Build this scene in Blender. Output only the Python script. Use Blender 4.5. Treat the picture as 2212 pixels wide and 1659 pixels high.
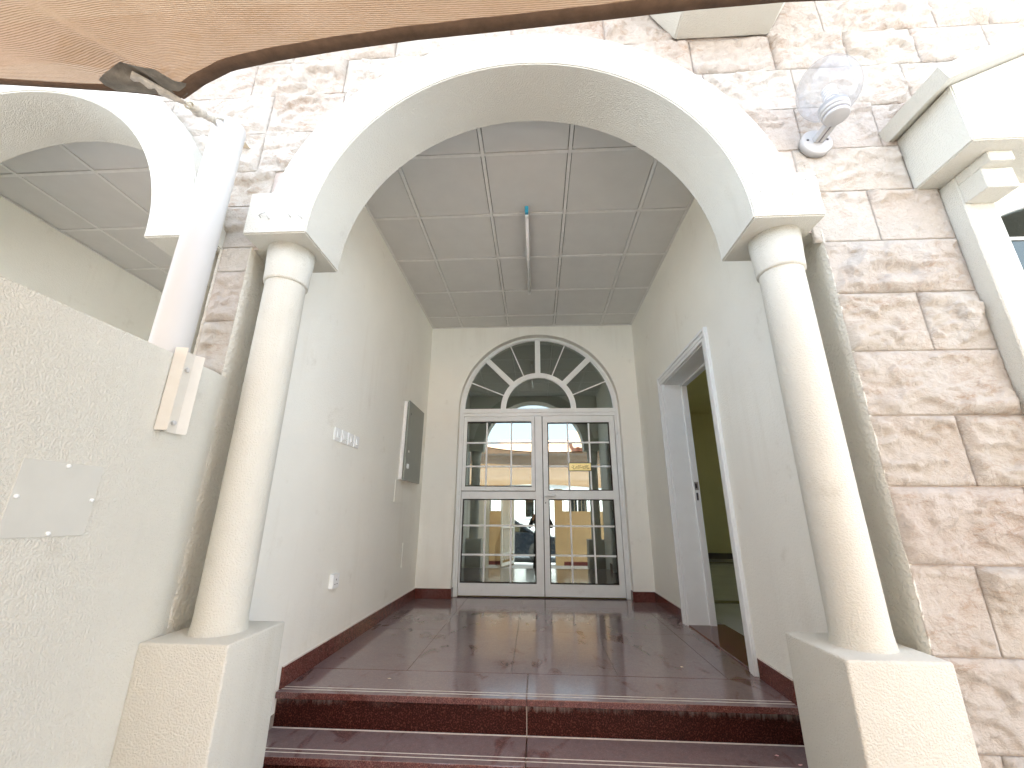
import bpy, bmesh, math, random
from mathutils import Vector, Matrix, noise
R = math.radians
random.seed(7)
for o in list(bpy.data.objects): bpy.data.objects.remove(o)
scene = bpy.context.scene
COL = scene.collection

# ------------------------------------------------------------------ camera
CAMZ = 0.8615
cam_d = bpy.data.cameras.new('camera'); cam = bpy.data.objects.new('camera', cam_d); COL.objects.link(cam)
fwd = Vector((53, 284.5, 893.0)).normalized(); upv = Vector((17, -2807.5, 893.0)).normalized()
upv = (upv - fwd * upv.dot(fwd)).normalized(); rgt = upv.cross(fwd)
if rgt.x < 0: rgt = -rgt
# rows = world x, y, z written in image axes (x right, y down, z forward)
cx_, cy_, cz_ = (Vector((rgt[i], fwd[i], upv[i])) for i in range(3))
m = Matrix(((cx_.x, -cy_.x, -cz_.x), (cx_.y, -cy_.y, -cz_.y), (cx_.z, -cy_.z, -cz_.z)))
cam.matrix_world = Matrix.Translation((0, 0, CAMZ)) @ m.to_4x4()
cam_d.sensor_width = 36; cam_d.lens = 36 * 893 / 2212; cam_d.clip_start = 0.02; cam_d.clip_end = 500
scene.camera = cam
scene.render.resolution_x = 1024; scene.render.resolution_y = 768

# ------------------------------------------------------------------ light
SUN_EL, SUN_AZ = R(58), R(14)          # sun stands behind the house, azimuth measured from +Y towards +X
world = bpy.data.worlds.new('World'); scene.world = world; world.use_nodes = True
wn = world.node_tree.nodes; wl = world.node_tree.links; wn.clear()
sky = wn.new('ShaderNodeTexSky'); sky.sky_type = 'NISHITA'; sky.sun_disc = False
sky.sun_elevation = SUN_EL; sky.sun_rotation = SUN_AZ; sky.air_density = 1.0; sky.dust_density = 1.5; sky.ozone_density = 2.0
bg = wn.new('ShaderNodeBackground'); bg.inputs['Strength'].default_value = 0.09
wo = wn.new('ShaderNodeOutputWorld'); hz = wn.new('ShaderNodeMix'); hz.data_type = 'RGBA'; hz.inputs[0].default_value = 0.40; hz.inputs[7].default_value = (9.6, 10.4, 11.4, 1)   # thin white veil of dust over the whole sky
wl.new(sky.outputs[0], hz.inputs[6]); wl.new(hz.outputs[2], bg.inputs[0]); wl.new(bg.outputs[0], wo.inputs[0])
sd = bpy.data.lights.new('sun', 'SUN'); sd.energy = 5.0; sd.angle = R(0.53); sd.color = (1.0, 0.995, 0.96)
sun = bpy.data.objects.new('sun', sd); COL.objects.link(sun)
sdir = Vector((math.sin(SUN_AZ) * math.cos(SUN_EL), math.cos(SUN_AZ) * math.cos(SUN_EL), math.sin(SUN_EL)))
sun.rotation_euler = (-sdir).to_track_quat('-Z', 'Y').to_euler(); sun.location = sdir * 40
vs = scene.view_settings; vs.view_transform = 'Standard'; vs.look = 'None'; vs.gamma = 1; vs.use_curve_mapping = False
vs.exposure = 2.84
scene.render.engine = 'CYCLES'
scene.cycles.max_bounces = 14; scene.cycles.diffuse_bounces = 8; scene.cycles.glossy_bounces = 6
scene.cycles.transparent_max_bounces = 12; scene.cycles.caustics_reflective = False; scene.cycles.caustics_refractive = False

# ------------------------------------------------------------------ materials
MATS = {}
class NT:
    def __init__(s, name):
        s.m = bpy.data.materials.new(name); s.m.use_nodes = True
        s.n = s.m.node_tree.nodes; s.l = s.m.node_tree.links; s.n.clear()
        s.out = s.n.new('ShaderNodeOutputMaterial'); MATS[name] = s.m
    def node(s, t, **kw):
        n = s.n.new(t)
        for k, v in kw.items():
            if k.startswith('i_'):
                n.inputs[k[2:].replace('_', ' ')].default_value = v
            else: setattr(n, k, v)
        return n
    def link(s, a, b): s.l.new(a, b)
    def coord(s, kind='Object', scale=None):
        c = s.node('ShaderNodeTexCoord').outputs[kind]
        if scale:
            mp = s.node('ShaderNodeMapping'); mp.inputs['Scale'].default_value = scale; s.link(c, mp.inputs[0]); c = mp.outputs[0]
        return c
    def noise(s, co, scale, detail=3, rough=0.55, dist=0.0):
        n = s.node('ShaderNodeTexNoise'); n.inputs['Scale'].default_value = scale; n.inputs['Detail'].default_value = detail
        n.inputs['Roughness'].default_value = rough; n.inputs['Distortion'].default_value = dist; s.link(co, n.inputs['Vector']); return n.outputs[0]
    def ramp(s, fac, stops, interp='LINEAR'):
        r = s.node('ShaderNodeValToRGB'); r.color_ramp.interpolation = interp; e = r.color_ramp.elements
        while len(e) < len(stops): e.new(0.5)
        for el, (p, c) in zip(e, stops):
            el.position = p; el.color = (c, c, c, 1) if isinstance(c, (int, float)) else (*c, 1)
        s.link(fac, r.inputs[0]); return r.outputs[0]
    def mix(s, fac, a, b, blend='MIX'):
        n = s.node('ShaderNodeMix', data_type='RGBA', blend_type=blend)
        for q, v in ((0, fac), (6, a), (7, b)):
            sock = n.inputs[q]
            if hasattr(v, 'links'): s.link(v, sock)
            elif isinstance(v, (int, float)): sock.default_value = v if q == 0 else (v, v, v, 1)
            else: sock.default_value = (*v, 1)
        return n.outputs[2]
    def math(s, op, a, b=0.0, clamp=False):
        n = s.node('ShaderNodeMath', operation=op, use_clamp=clamp)
        for sock, v in ((n.inputs[0], a), (n.inputs[1], b)):
            if hasattr(v, 'links'): s.link(v, sock)
            else: sock.default_value = v
        return n.outputs[0]
    def bump(s, h, strength=0.5, dist=0.01, nrm=None):
        b = s.node('ShaderNodeBump'); b.inputs['Strength'].default_value = strength; b.inputs['Distance'].default_value = dist
        s.link(h, b.inputs['Height'])
        if nrm: s.link(nrm, b.inputs['Normal'])
        return b.outputs[0]
    def bsdf(s, col=(.8, .8, .8), rough=0.6, spec=0.5, metal=0.0, nrm=None, **kw):
        p = s.node('ShaderNodeBsdfPrincipled')
        for nm, v in (('Base Color', col), ('Roughness', rough), ('Specular IOR Level', spec), ('Metallic', metal)):
            if hasattr(v, 'links'): s.link(v, p.inputs[nm])
            elif isinstance(v, tuple): p.inputs[nm].default_value = (*v, 1)
            else: p.inputs[nm].default_value = v
        for k, v in kw.items(): p.inputs[k.replace('_', ' ')].default_value = v
        if nrm: s.link(nrm, p.inputs['Normal'])
        s.link(p.outputs[0], s.out.inputs[0]); return p

def plain(name, col, rough=0.5, spec=0.5, metal=0.0, var=0.06, vscale=12.0, bump=0.0, bscale=200.0):
    t = NT(name); co = t.coord()
    n = t.noise(co, vscale, 4, 0.6)
    c = t.mix(t.ramp(n, [(0.3, 0.0), (0.7, 1.0)]), tuple(x * (1 - var) for x in col), tuple(min(1, x * (1 + var)) for x in col))
    nr = t.bump(t.noise(co, bscale, 3), 0.4, bump) if bump else None
    rr = t.ramp(n, [(0.25, max(0, rough - .07)), (0.75, min(1, rough + .07))])
    t.bsdf(c, rr, spec, metal, nr); return t.m

def stucco(name, col, grain, depth, dirt=0.5):
    t = NT(name); co = t.coord()
    a = t.noise(co, grain, 2, 0.5, 0.15); b = t.noise(co, grain * 2.6, 2, 0.5); c = t.noise(co, 9, 3, 0.5)
    worm = t.ramp(a, [(0.38, 0.0), (0.62, 1.0)], 'EASE')
    h = t.math('ADD', t.math('MULTIPLY', worm, 0.75), t.math('MULTIPLY', b, 0.35))
    h = t.math('ADD', h, t.math('MULTIPLY', c, 1.3))
    big = t.noise(co, 1.7, 4, 0.6); mid = t.noise(co, 14, 5, 0.65)
    c1 = t.mix(t.ramp(big, [(0.35, 0.0), (0.7, 1.0)]), tuple(x * .955 for x in col), col)
    smudge = t.ramp(t.math('MULTIPLY', mid, t.noise(co, 3.1, 3)), [(0.34, 0.0), (0.46, dirt * 0.35)])
    c2 = t.mix(smudge, c1, (col[0] * .72, col[1] * .70, col[2] * .66))
    strk = t.ramp(t.math('MULTIPLY', t.noise(t.coord('Object', (13, 13, .8)), 1.0, 4, 0.6), t.noise(co, 1.3, 2)), [(0.30, 0.0), (0.44, dirt * 0.16)])
    c2 = t.mix(strk, c2, (col[0] * .70, col[1] * .66, col[2] * .60))
    t.bsdf(c2, 0.72, 0.35, 0, t.bump(h, 0.8, depth)); return t.m

CREAM = (0.85, 0.84, 0.795)
stucco('stucco', (0.645, 0.64, 0.575), 165, 0.0024, 1.0)  # outdoor copy of the cream paint, darkened to offset the stronger light outside
stucco('plaster', (0.905, 0.91, 0.845), 120, 0.0014, 0.9)  # porch copy of the same cream, lightened to offset the weaker light inside
stucco('rough_plaster', (0.645, 0.635, 0.57), 70, 0.005, 1.0)
stucco('olive_plaster', (0.64, 0.58, 0.28), 110, 0.0015, 0.3)

def stone_mat():
    t = NT('stone'); co = t.coord(); oi = t.node('ShaderNodeObjectInfo').outputs['Random']
    n1 = t.noise(co, 5.5, 6, 0.62, 0.4); n2 = t.noise(co, 26, 6, 0.68, 0.7); n3 = t.noise(co, 75, 6, 0.7)
    tint = t.ramp(oi, [(0.0, (.49, .45, .395)), (0.2, (.53, .51, .46)), (0.4, (.50, .455, .41)), (0.6, (.55, .535, .49)), (0.8, (.48, .42, .37)), (1.0, (.53, .50, .445))])
    c = t.mix(t.ramp(n1, [(0.32, 0.0), (0.68, 1.0)]), t.mix(0.38, tint, (.88, .80, .73), 'MULTIPLY'), tint)
    c = t.mix(t.ramp(n2, [(0.40, 0.0), (0.66, 0.5)]), c, (.62, .59, .55))
    st = t.math('MULTIPLY', t.ramp(t.noise(t.coord('Object', (1, 1, 2.1)), 15, 9, 0.78, 0.6), [(0.47, 0.0), (0.66, 1.0)]), t.ramp(t.noise(co, 4.5, 4), [(0.42, 0.0), (0.60, 1.0)]))
    c = t.mix(t.math('MULTIPLY', st, 0.72), c, (.34, .225, .145))
    h = t.math('ADD', t.math('MULTIPLY', n2, 1.0), t.math('MULTIPLY', n3, 0.6))
    t.bsdf(c, 0.86, 0.25, 0, t.bump(h, 1.0, 0.014)); return t.m
stone_mat()
plain('mortar', (.52, .46, .42), .9, .2, 0, .12, 30, .002, 300)

def granite(name, dust, spec=.62):
    t = NT(name); co = t.coord()
    v = t.node('ShaderNodeTexVoronoi'); v.inputs['Scale'].default_value = 190; t.link(co, v.inputs['Vector'])
    sp = t.ramp(v.outputs['Distance'], [(0.10, (.040, .012, .010)), (0.35, (.105, .026, .021)), (0.62, (.165, .052, .040)), (0.9, (.22, .105, .085))])
    n = t.noise(co, 60, 3); sp = t.mix(t.ramp(n, [(0.45, 0.0), (0.7, 0.7)]), sp, (.055, .016, .013))
    film = t.noise(co, 3.0, 6, 0.7, 0.8); f2 = t.noise(co, 34, 5, 0.75)
    # scuffed foot marks: long blotches where the dust film has been wiped away
    foot = t.math('MULTIPLY', t.noise(t.coord('Object', (8, 4.2, 1)), 1.0, 3, 0.5, 0.7), t.ramp(t.noise(co, 1.6, 2), [(0.35, 0.75), (0.6, 1.0)]))
    wipe = t.ramp(foot, [(0.53, 1.0), (0.62, 0.40)])
    d = t.math('MULTIPLY', t.ramp(film, [(0.25, dust * .75), (0.7, dust)]), t.ramp(f2, [(0.3, .82), (0.65, 1.0)]))
    gn = t.node('ShaderNodeNewGeometry'); sp_ = t.node('ShaderNodeSeparateXYZ'); t.link(gn.outputs['Normal'], sp_.inputs[0])
    d = t.math('MULTIPLY', t.math('MULTIPLY', d, wipe), t.ramp(sp_.outputs[2], [(0.55, 0.06), (0.95, 1.0)]), True)
    c = t.mix(d, sp, (.35, .315, .325))
    rg = t.math('ADD', t.math('MULTIPLY', d, 0.13), 0.05)
    t.bsdf(c, rg, spec, 0, t.bump(f2, 0.05, 0.001)); return t.m
granite('granite_floor', 0.58, .85); granite('granite_trim', 0.02, .30)
def riser_mat():
    t = NT('granite_riser'); co = t.coord()
    v = t.node('ShaderNodeTexVoronoi'); v.inputs['Scale'].default_value = 170; t.link(co, v.inputs['Vector'])
    sp = t.ramp(v.outputs['Distance'], [(0.08, (.006, .002, .002)), (0.35, (.024, .005, .004)), (0.62, (.050, .011, .008)), (0.9, (.12, .045, .033))])
    sep = t.node('ShaderNodeSeparateXYZ'); t.link(co, sep.inputs[0])
    g = t.ramp(t.math('MULTIPLY', t.math('ADD', sep.outputs[2], 0.157), 6.4), [(0.30, 0.0), (0.86, 1.0)])
    st = t.noise(t.coord('Object', (30, 30, 4)), 1.0, 5, 0.7, 0.5)
    k = t.math('MULTIPLY', t.ramp(t.math('MULTIPLY', st, g), [(0.30, 0.0), (0.52, 0.6)]), t.ramp(t.noise(co, 1.9, 2), [(0.42, 0.0), (0.58, 1.0)]))
    t.bsdf(t.mix(k, sp, (.45, .41, .39)), 0.32, 0.2, 0, None); return t.m
riser_mat()
plain('grout', (.42, .38, .34), .8, .3, 0, .2, 40)
plain('pale_grout', (.66, .61, .56), .8, .3, 0, .15, 40)
plain('ceiling_tile', (.68, .685, .67), .85, .2, 0, .03, 5, .0006, 350)
plain('ceiling_bar', (.78, .785, .77), .55, .4, 0, .05, 20)
plain('dark_gap', (.05, .045, .04), .9, .1)
plain('white_aluminium', (.82, .85, .84), .32, .5, 0, .03, 9)
plain('white_wood', (.82, .85, .85), .38, .45, 0, .03, 8)
plain('white_plastic', (.85, .88, .88), .35, .5, 0, .02)
plain('grey_steel', (.27, .29, .25), .42, .5, .1, .10, 14)
plain('foam', (.86, .85, .83), .9, .2, 0, .06, 60, .004, 120)
plain('white_steel', (.55, .55, .54), .48, .4, 0, .012, 3)
plain('cream_steel', (.64, .615, .55), .45, .5, 0, .05, 10)
plain('galvanised', (.62, .56, .44), .5, .5, .5, .15, 30)
plain('lamp_body', (.45, .45, .45), .4, .5, 0, .02)
plain('lamp_rubber', (.25, .24, .26), .7, .3)
plain('cover_paint', (.57, .575, .53), .5, .4, 0, .05, 5, .0008, 250)
plain('screw', (.10, .10, .11), .4, .5, .6)
plain('blue_plastic', (.03, .32, .48), .4, .5)
plain('tube_white', (.86, .86, .88), .25, .5, 0, .01)
plain('brass', (.93, .78, .34), .35, .5, .35, .05, 40)
plain('black_frame', (.02, .018, .015), .4)
plain('ink', (.16, .10, .02), .5)
plain('hem', (.135, .085, .055), .85, .2, 0, .25, 18, .002, 400)
plain('patch_cloth', (.22, .20, .165), .85, .2, 0, .3, 22, .003, 160)
plain('webbing', (.60, .56, .49), .85, .2, 0, .25, 40, .003, 260)
plain('tan_paint', (.66, .47, .26), .8, .3, 0, .08, 3)
plain('maroon_paint', (.16, .035, .03), .6)
plain('paver', (.44, .45, .46), .85, .3, 0, .2, 8, .002, 60)
plain('street_block', (.41, .42, .435), .9, .3, 0, .15, 8, .003, 90)
plain('asphalt', (.26, .26, .265), .9, .3, 0, .15, 8, .003, 90)
plain('white_paint', (.80, .80, .80), .7, .3, 0, .04, 2)
plain('gate_paint', (.78, .76, .70), .5)
plain('bar_paint', (.50, .46, .35), .5)
plain('terracotta', (.66, .42, .30), .8, .3, 0, .2, 6)
plain('car_paint', (.012, .016, .022), .12, .6)
plain('rubber', (.02, .02, .02), .8)
plain('rim', (.45, .45, .46), .3, .5, .8)
plain('headlight', (.8, .82, .85), .1)
plain('black_cloth', (.012, .012, .014), .8, .3, 0, .3, 20)
plain('skin', (.42, .24, .16), .5)
plain('hair', (.01, .008, .007), .5)
plain('phone', (.02, .02, .022), .2)
plain('petal', (.75, .42, .42), .6)
plain('petal_pale', (.78, .62, .45), .6)
plain('room_tile', (.62, .63, .60), .10, .5, 0, .05, 3)
plain('room_border', (.10, .08, .07), .2)
plain('sticker', (.75, .75, .70), .5)
plain('stain', (.34, .32, .29), .9, .2)
plain('wire', (.45, .44, .42), .4, .5, .7)

def glass(name, refl, tint, dirt=0.05):
    t = NT(name)
    co = t.coord(); g = t.node('ShaderNodeBsdfGlossy'); g.inputs['Roughness'].default_value = 0.0; g.inputs['Color'].default_value = (.90, 1.0, .93, 1)
    tr = t.node('ShaderNodeBsdfTransparent'); tr.inputs[0].default_value = (*tint, 1)
    mx = t.node('ShaderNodeMixShader'); mx.inputs[0].default_value = refl; t.link(tr.outputs[0], mx.inputs[1]); t.link(g.outputs[0], mx.inputs[2])
    df = t.node('ShaderNodeBsdfDiffuse'); df.inputs[0].default_value = (.72, .74, .72, 1)
    sm = t.noise(t.coord('Object', (1.0, 1.0, 2.2)), 3.2, 6, 0.72, 1.4)
    m2 = t.node('ShaderNodeMixShader'); t.link(t.ramp(sm, [(0.50, dirt * .12), (0.72, dirt)]), m2.inputs[0])
    t.link(mx.outputs[0], m2.inputs[1]); t.link(df.outputs[0], m2.inputs[2]); t.link(m2.outputs[0], t.out.inputs[0]); return t.m
glass('door_glass', 0.30, (.16, .19, .15), 0.10)
glass('clear_glass', 0.08, (.9, .92, .9), 0.02)
glass('window_glass', 0.12, (.10, .13, .12), 0.03)
glass('car_glass', 0.35, (.03, .03, .03), 0.0)
def globe_glass():
    t = NT('globe_glass')
    g = t.node('ShaderNodeBsdfGlossy'); g.inputs['Roughness'].default_value = 0.03
    tr = t.node('ShaderNodeBsdfTransparent'); tr.inputs[0].default_value = (.92, .925, .935, 1)
    lw = t.node('ShaderNodeLayerWeight'); fr = t.node('ShaderNodeMapRange'); fr.inputs[3].default_value = .02; fr.inputs[4].default_value = .30; t.link(lw.outputs['Facing'], fr.inputs[0])
    mx = t.node('ShaderNodeMixShader'); t.link(fr.outputs[0], mx.inputs[0]); t.link(tr.outputs[0], mx.inputs[1]); t.link(g.outputs[0], mx.inputs[2])
    df = t.node('ShaderNodeBsdfTranslucent'); df.inputs[0].default_value = (.60, .61, .63, 1)
    m2 = t.node('ShaderNodeMixShader'); m2.inputs[0].default_value = .17
    t.link(mx.outputs[0], m2.inputs[1]); t.link(df.outputs[0], m2.inputs[2]); t.link(m2.outputs[0], t.out.inputs[0])
globe_glass()
def sail_mat():
    t = NT('sail_cloth'); uv = t.coord('UV')
    w = t.node('ShaderNodeTexWave', wave_type='BANDS', bands_direction='Y'); w.inputs['Scale'].default_value = 55; w.inputs['Distortion'].default_value = 1.2
    w.inputs['Detail'].default_value = 2; w.inputs['Detail Scale'].default_value = 1.5; t.link(uv, w.inputs['Vector'])
    w2 = t.node('ShaderNodeTexWave', wave_type='BANDS', bands_direction='X'); w2.inputs['Scale'].default_value = 95; w2.inputs['Distortion'].default_value = 0.8; t.link(uv, w2.inputs['Vector'])
    n = t.noise(uv, 2.2, 5, 0.65, 0.5); n2 = t.noise(t.coord('UV', (60, 260, 1)), 1.0, 3, 0.7)
    base = t.mix(t.ramp(n, [(0.3, 0.0), (0.72, 1.0)]), (.37, .215, .105), (.46, .285, .155))
    wv = t.math('ADD', t.math('MULTIPLY', w.outputs[1], 0.6), t.math('ADD', t.math('MULTIPLY', w2.outputs[1], 0.2), t.math('MULTIPLY', n2, 0.5)))
    c = t.mix(t.ramp(wv, [(0.30, 0.85), (0.80, 0.0)]), base, (.15, .078, .034))
    sp = t.ramp(t.noise(uv, 9, 2), [(0.735, 0.0), (0.75, 1.0)]); c = t.mix(sp, c, (.06, .035, .02))
    nr = t.bump(wv, 0.5, 0.002)
    d = t.node('ShaderNodeBsdfDiffuse'); t.link(c, d.inputs[0]); t.link(nr, d.inputs['Normal'])
    tl = t.node('ShaderNodeBsdfTranslucent'); t.link(c, tl.inputs[0]); t.link(nr, tl.inputs['Normal'])
    mx = t.node('ShaderNodeMixShader'); mx.inputs[0].default_value = 0.55
    t.link(d.outputs[0], mx.inputs[1]); t.link(tl.outputs[0], mx.inputs[2])
    tp = t.node('ShaderNodeBsdfTransparent'); m2 = t.node('ShaderNodeMixShader'); t.link(t.ramp(wv, [(0.55, 0.05), (0.95, 0.20)]), m2.inputs[0])   # open weave of the net
    t.link(mx.outputs[0], m2.inputs[1]); t.link(tp.outputs[0], m2.inputs[2]); t.link(m2.outputs[0], t.out.inputs[0])
sail_mat()

# ------------------------------------------------------------------ mesh helpers
def mesh_obj(name, verts, faces, mat, parent=None, smooth=False):
    me = bpy.data.meshes.new(name); me.from_pydata([tuple(v) for v in verts], [], [tuple(f) for f in faces]); me.update()
    return link(name, me, mat, parent, smooth)
def link(name, me, mat, parent=None, smooth=False):
    if mat: me.materials.append(MATS[mat])
    if smooth:
        for p in me.polygons: p.use_smooth = True
    o = bpy.data.objects.new(name, me); COL.objects.link(o)
    if parent: o.parent = parent
    return o
def fix(bm):
    bmesh.ops.recalc_face_normals(bm, faces=bm.faces)
def from_bm(name, bm, mat, parent=None, smooth=False):
    fix(bm); me = bpy.data.meshes.new(name); bm.to_mesh(me); bm.free(); return link(name, me, mat, parent, smooth)
def bm_box(bm, x0, x1, y0, y1, z0, z1, bev=0.0, seg=1):
    r = bmesh.ops.create_cube(bm, size=1)
    vs_ = r['verts']
    for v in vs_:
        v.co = Vector(((x0 + x1) / 2 + v.co.x * (x1 - x0), (y0 + y1) / 2 + v.co.y * (y1 - y0), (z0 + z1) / 2 + v.co.z * (z1 - z0)))
    if bev:
        es = list({e for v in vs_ for e in v.link_edges})
        bmesh.ops.bevel(bm, geom=es, offset=bev, segments=seg, affect='EDGES', profile=0.5)
def box(name, x0, x1, y0, y1, z0, z1, mat, parent=None, bev=0.0, seg=1):
    bm = bmesh.new(); bm_box(bm, x0, x1, y0, y1, z0, z1, bev, seg); return from_bm(name, bm, mat, parent)
def boxes(name, lst, mat, parent=None, bev=0.0):
    bm = bmesh.new()
    for b in lst: bm_box(bm, *b, bev)
    return from_bm(name, bm, mat, parent)
def bm_prism(bm, pts, axis, a, b):
    """polygon pts (2-D) extruded along axis from a to b; the 2-D axes are the other two in xyz order"""
    def mk(p, t):
        c = list(p); c.insert(axis, t); return bm.verts.new(c)
    A = [mk(p, a) for p in pts]; B = [mk(p, b) for p in pts]
    n = len(pts); bm.faces.new(A); bm.faces.new(B[::-1])
    for i in range(n): bm.faces.new((A[i], B[i], B[(i + 1) % n], A[(i + 1) % n]))
def prism(name, pts, axis, a, b, mat, parent=None, bev=0.0, seg=2):
    bm = bmesh.new(); bm_prism(bm, pts, axis, a, b)
    if bev: bmesh.ops.bevel(bm, geom=list(bm.edges), offset=bev, segments=seg, affect='EDGES')
    return from_bm(name, bm, mat, parent)
def bm_tube(bm, path, rad, n=10, caps=True):
    path = [Vector(p) for p in path]; rings = []
    rads = rad if isinstance(rad, (list, tuple)) else [rad] * len(path)
    ref = None
    for i, p in enumerate(path):
        t = (path[min(i + 1, len(path) - 1)] - path[max(i - 1, 0)]).normalized()
        if ref is None: ref = t.orthogonal().normalized()
        ref = (ref - t * ref.dot(t)).normalized(); s = t.cross(ref)
        rings.append([bm.verts.new(p + (ref * math.cos(2 * math.pi * k / n) + s * math.sin(2 * math.pi * k / n)) * rads[i]) for k in range(n)])
    for a, b in zip(rings, rings[1:]):
        for k in range(n): bm.faces.new((a[k], a[(k + 1) % n], b[(k + 1) % n], b[k]))
    if caps: bm.faces.new(rings[0][::-1]); bm.faces.new(rings[-1])
def tube(name, path, rad, mat, parent=None, n=10, smooth=True):
    bm = bmesh.new(); bm_tube(bm, path, rad, n); return from_bm(name, bm, mat, parent, smooth)
def bm_lathe(bm, prof, c, axis=2, n=32):
    """prof = (radius, height) list turned round an axis through c"""
    rings = []
    for r, h in prof:
        ring = []
        for k in range(n):
            a = 2 * math.pi * k / n; u, v = r * math.cos(a), r * math.sin(a)
            p = {2: (u, v, h), 1: (u, h, v), 0: (h, u, v)}[axis]
            ring.append(bm.verts.new(Vector(c) + Vector(p)))
        rings.append(ring)
    for a, b in zip(rings, rings[1:]):
        for k in range(n): bm.faces.new((a[k], a[(k + 1) % n], b[(k + 1) % n], b[k]))
    bm.faces.new(rings[0][::-1]); bm.faces.new(rings[-1])
def lathe(name, prof, c, mat, parent=None, axis=2, n=32, smooth=True):
    bm = bmesh.new(); bm_lathe(bm, prof, c, axis, n); return from_bm(name, bm, mat, parent, smooth)
def smooth_by_angle(o, deg=35):
    me = o.data
    for p in me.polygons: p.use_smooth = True
    bm = bmesh.new(); bm.from_mesh(me)
    for e in bm.edges:
        e.smooth = not (len(e.link_faces) == 2 and e.calc_face_angle(0) > R(deg))
    bm.to_mesh(me); bm.free()
def empty(name, loc=(0, 0, 0), rz=0.0):
    o = bpy.data.objects.new(name, None); o.location = loc; o.rotation_euler = (0, 0, rz); o.empty_display_size = .2; COL.objects.link(o); return o
def tag(o, label, cat, group=None):
    o['label'] = label; o['category'] = cat
    if group: o['group'] = group
    return o
def plabel(o, label): o['label'] = label; return o
def struct(o): o['kind'] = 'structure'; return o
def child_of(o, root):
    """parent o (modelled in world space) under root keeping its place"""
    o.parent = root
    o.matrix_parent_inverse = Matrix.Translation(root.location).inverted() if root.rotation_euler.z == 0 else (Matrix.Translation(root.location) @ root.rotation_euler.to_matrix().to_4x4()).inverted()
    return o
def copy_tree(o, parent=None):
    c = o.copy(); COL.objects.link(c); c.parent = parent
    for ch in [x for x in bpy.data.objects if x.parent == o]: copy_tree(ch, c)
    return c

# ------------------------------------------------------------------ main dimensions (metres, porch floor at z = 0)
S = 0.87
def sx(x): return x * S
def sz(z): return CAMZ + (z - CAMZ) * S
XL, XR, YB, ZC = -1.338, 1.2466, 4.915, 3.21
CX = -0.0457                         # axis of the porch and of its arch
CXL = CX - 2.80                      # axis of the neighbouring porch
Y_AF, Y_AB = 1.547, 1.884            # arch, front and back
Y_ST = 1.653                         # face of the stonework
YM = Y_ST + .014
ZS, RI, RO = 2.1025, 1.005, 1.227    # springing, inner and outer radius
GROUND = -0.47

# ------------------------------------------------------------------ ground and street
struct(box('courtyard_paving', -9, 9, -2.75, 1.60, GROUND - .2, GROUND, 'paver'))
struct(box('street', -60, 60, -9.2, -2.76, GROUND - .4, GROUND - .13, 'street_block'))
struct(box('ground', -90, 90, -90, 60, GROUND - 1.0, GROUND - .42, 'asphalt'))

# ------------------------------------------------------------------ porch floor and steps
floor = struct(box('porch_floor', XL - .02, XR + .02, 2.43, YB + .2, -.20, -.006, 'grout'))
xs = [XL + .003, -0.762, -0.156, 0.449, 1.055, XR - .003]; ys = [2.757, 3.66, 4.565, YB + .16]
for i in range(5):
    for j in range(3):
        box('floor_tile', xs[i] + .0012, xs[i + 1] - .0012, ys[j] + .0012, ys[j + 1] - .0012, -.02, 0, 'granite_floor', floor, .0006)
for a, b in ((XL + .003, -0.0605), (-0.0585, XR - .003)):
    box('nosing_slab', a, b, 2.408, 2.7555, -.03, 0, 'granite_floor', floor, .003, 2)
for y in (2.447, 2.476):
    box('anti_slip_groove', XL + .003, XR - .003, y - .0022, y + .0022, -.001, .0011, 'pale_grout', floor)
steps = struct(boxes('entrance_steps', [(XL - .02, XR + .02, 2.20, 2.428, GROUND - .05, -.190), (-1.045, .955, 1.92, 2.199, GROUND - .05, -.345)], 'grout'))
for a, b in ((XL + .003, -0.0615), (-0.0575, XR - .003)):
    box('riser', a, b, 2.428, 2.446, -.157, -.0305, 'granite_riser', steps, .0008)
    box('tread', a, b, 2.17, 2.4268, -.187, -.157, 'granite_floor', steps, .003, 2)
for y in (2.208, 2.237):
    box('anti_slip_groove', XL + .003, XR - .003, y - .0022, y + .0022, -.158, -.1558, 'pale_grout', steps)
box('grout_line', XL + .003, XR - .003, 2.420, 2.4275, -.158, -.1545, 'pale_grout', steps)
box('riser', XL + .003, XR - .003, 2.190, 2.1985, -.314, -.1875, 'granite_riser', steps)
box('tread', -1.04, .95, 1.90, 2.189, -.344, -.314, 'granite_floor', steps, .003, 2)
box('riser', -1.04, .95, 1.905, 1.9195, GROUND + .001, -.3445, 'granite_riser', steps)
rnd = random.Random(3)
for k, (x, y, z, mt, lab) in enumerate([(1.06, 2.33, -.157, 'petal', 'pink fallen petal near the right end of the lower step'), (1.12, 2.26, -.157, 'petal', 'pink fallen petal beside the right pedestal on the lower step'),
        (1.0, 2.22, -.157, 'petal_pale', 'pale dry petal on the grooved edge of the lower step, right side'), (.86, 2.93, 0, 'petal_pale', 'pale dry leaf scrap on the floor by the open side door'),
        (-.82, 2.62, 0, 'petal_pale', 'pale crumb near the left end of the top step'), (.42, 3.95, 0, 'petal_pale', 'small white crumb in the middle of the polished floor')]):
    n = 7; c = rnd.uniform(0, 6); vv = [(math.cos(c + 2 * math.pi * i / n) * .011 * rnd.uniform(.6, 1.1), math.sin(c + 2 * math.pi * i / n) * .007 * rnd.uniform(.6, 1.1), rnd.uniform(.001, .004)) for i in range(n)]
    o = mesh_obj('fallen_petal', vv + [(0, 0, .0005)], [(i, (i + 1) % n, n) for i in range(n)], mt); o.location = (x, y, z + .0008)
    tag(o, lab, 'petal', 'scraps on the steps and floor')

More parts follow.
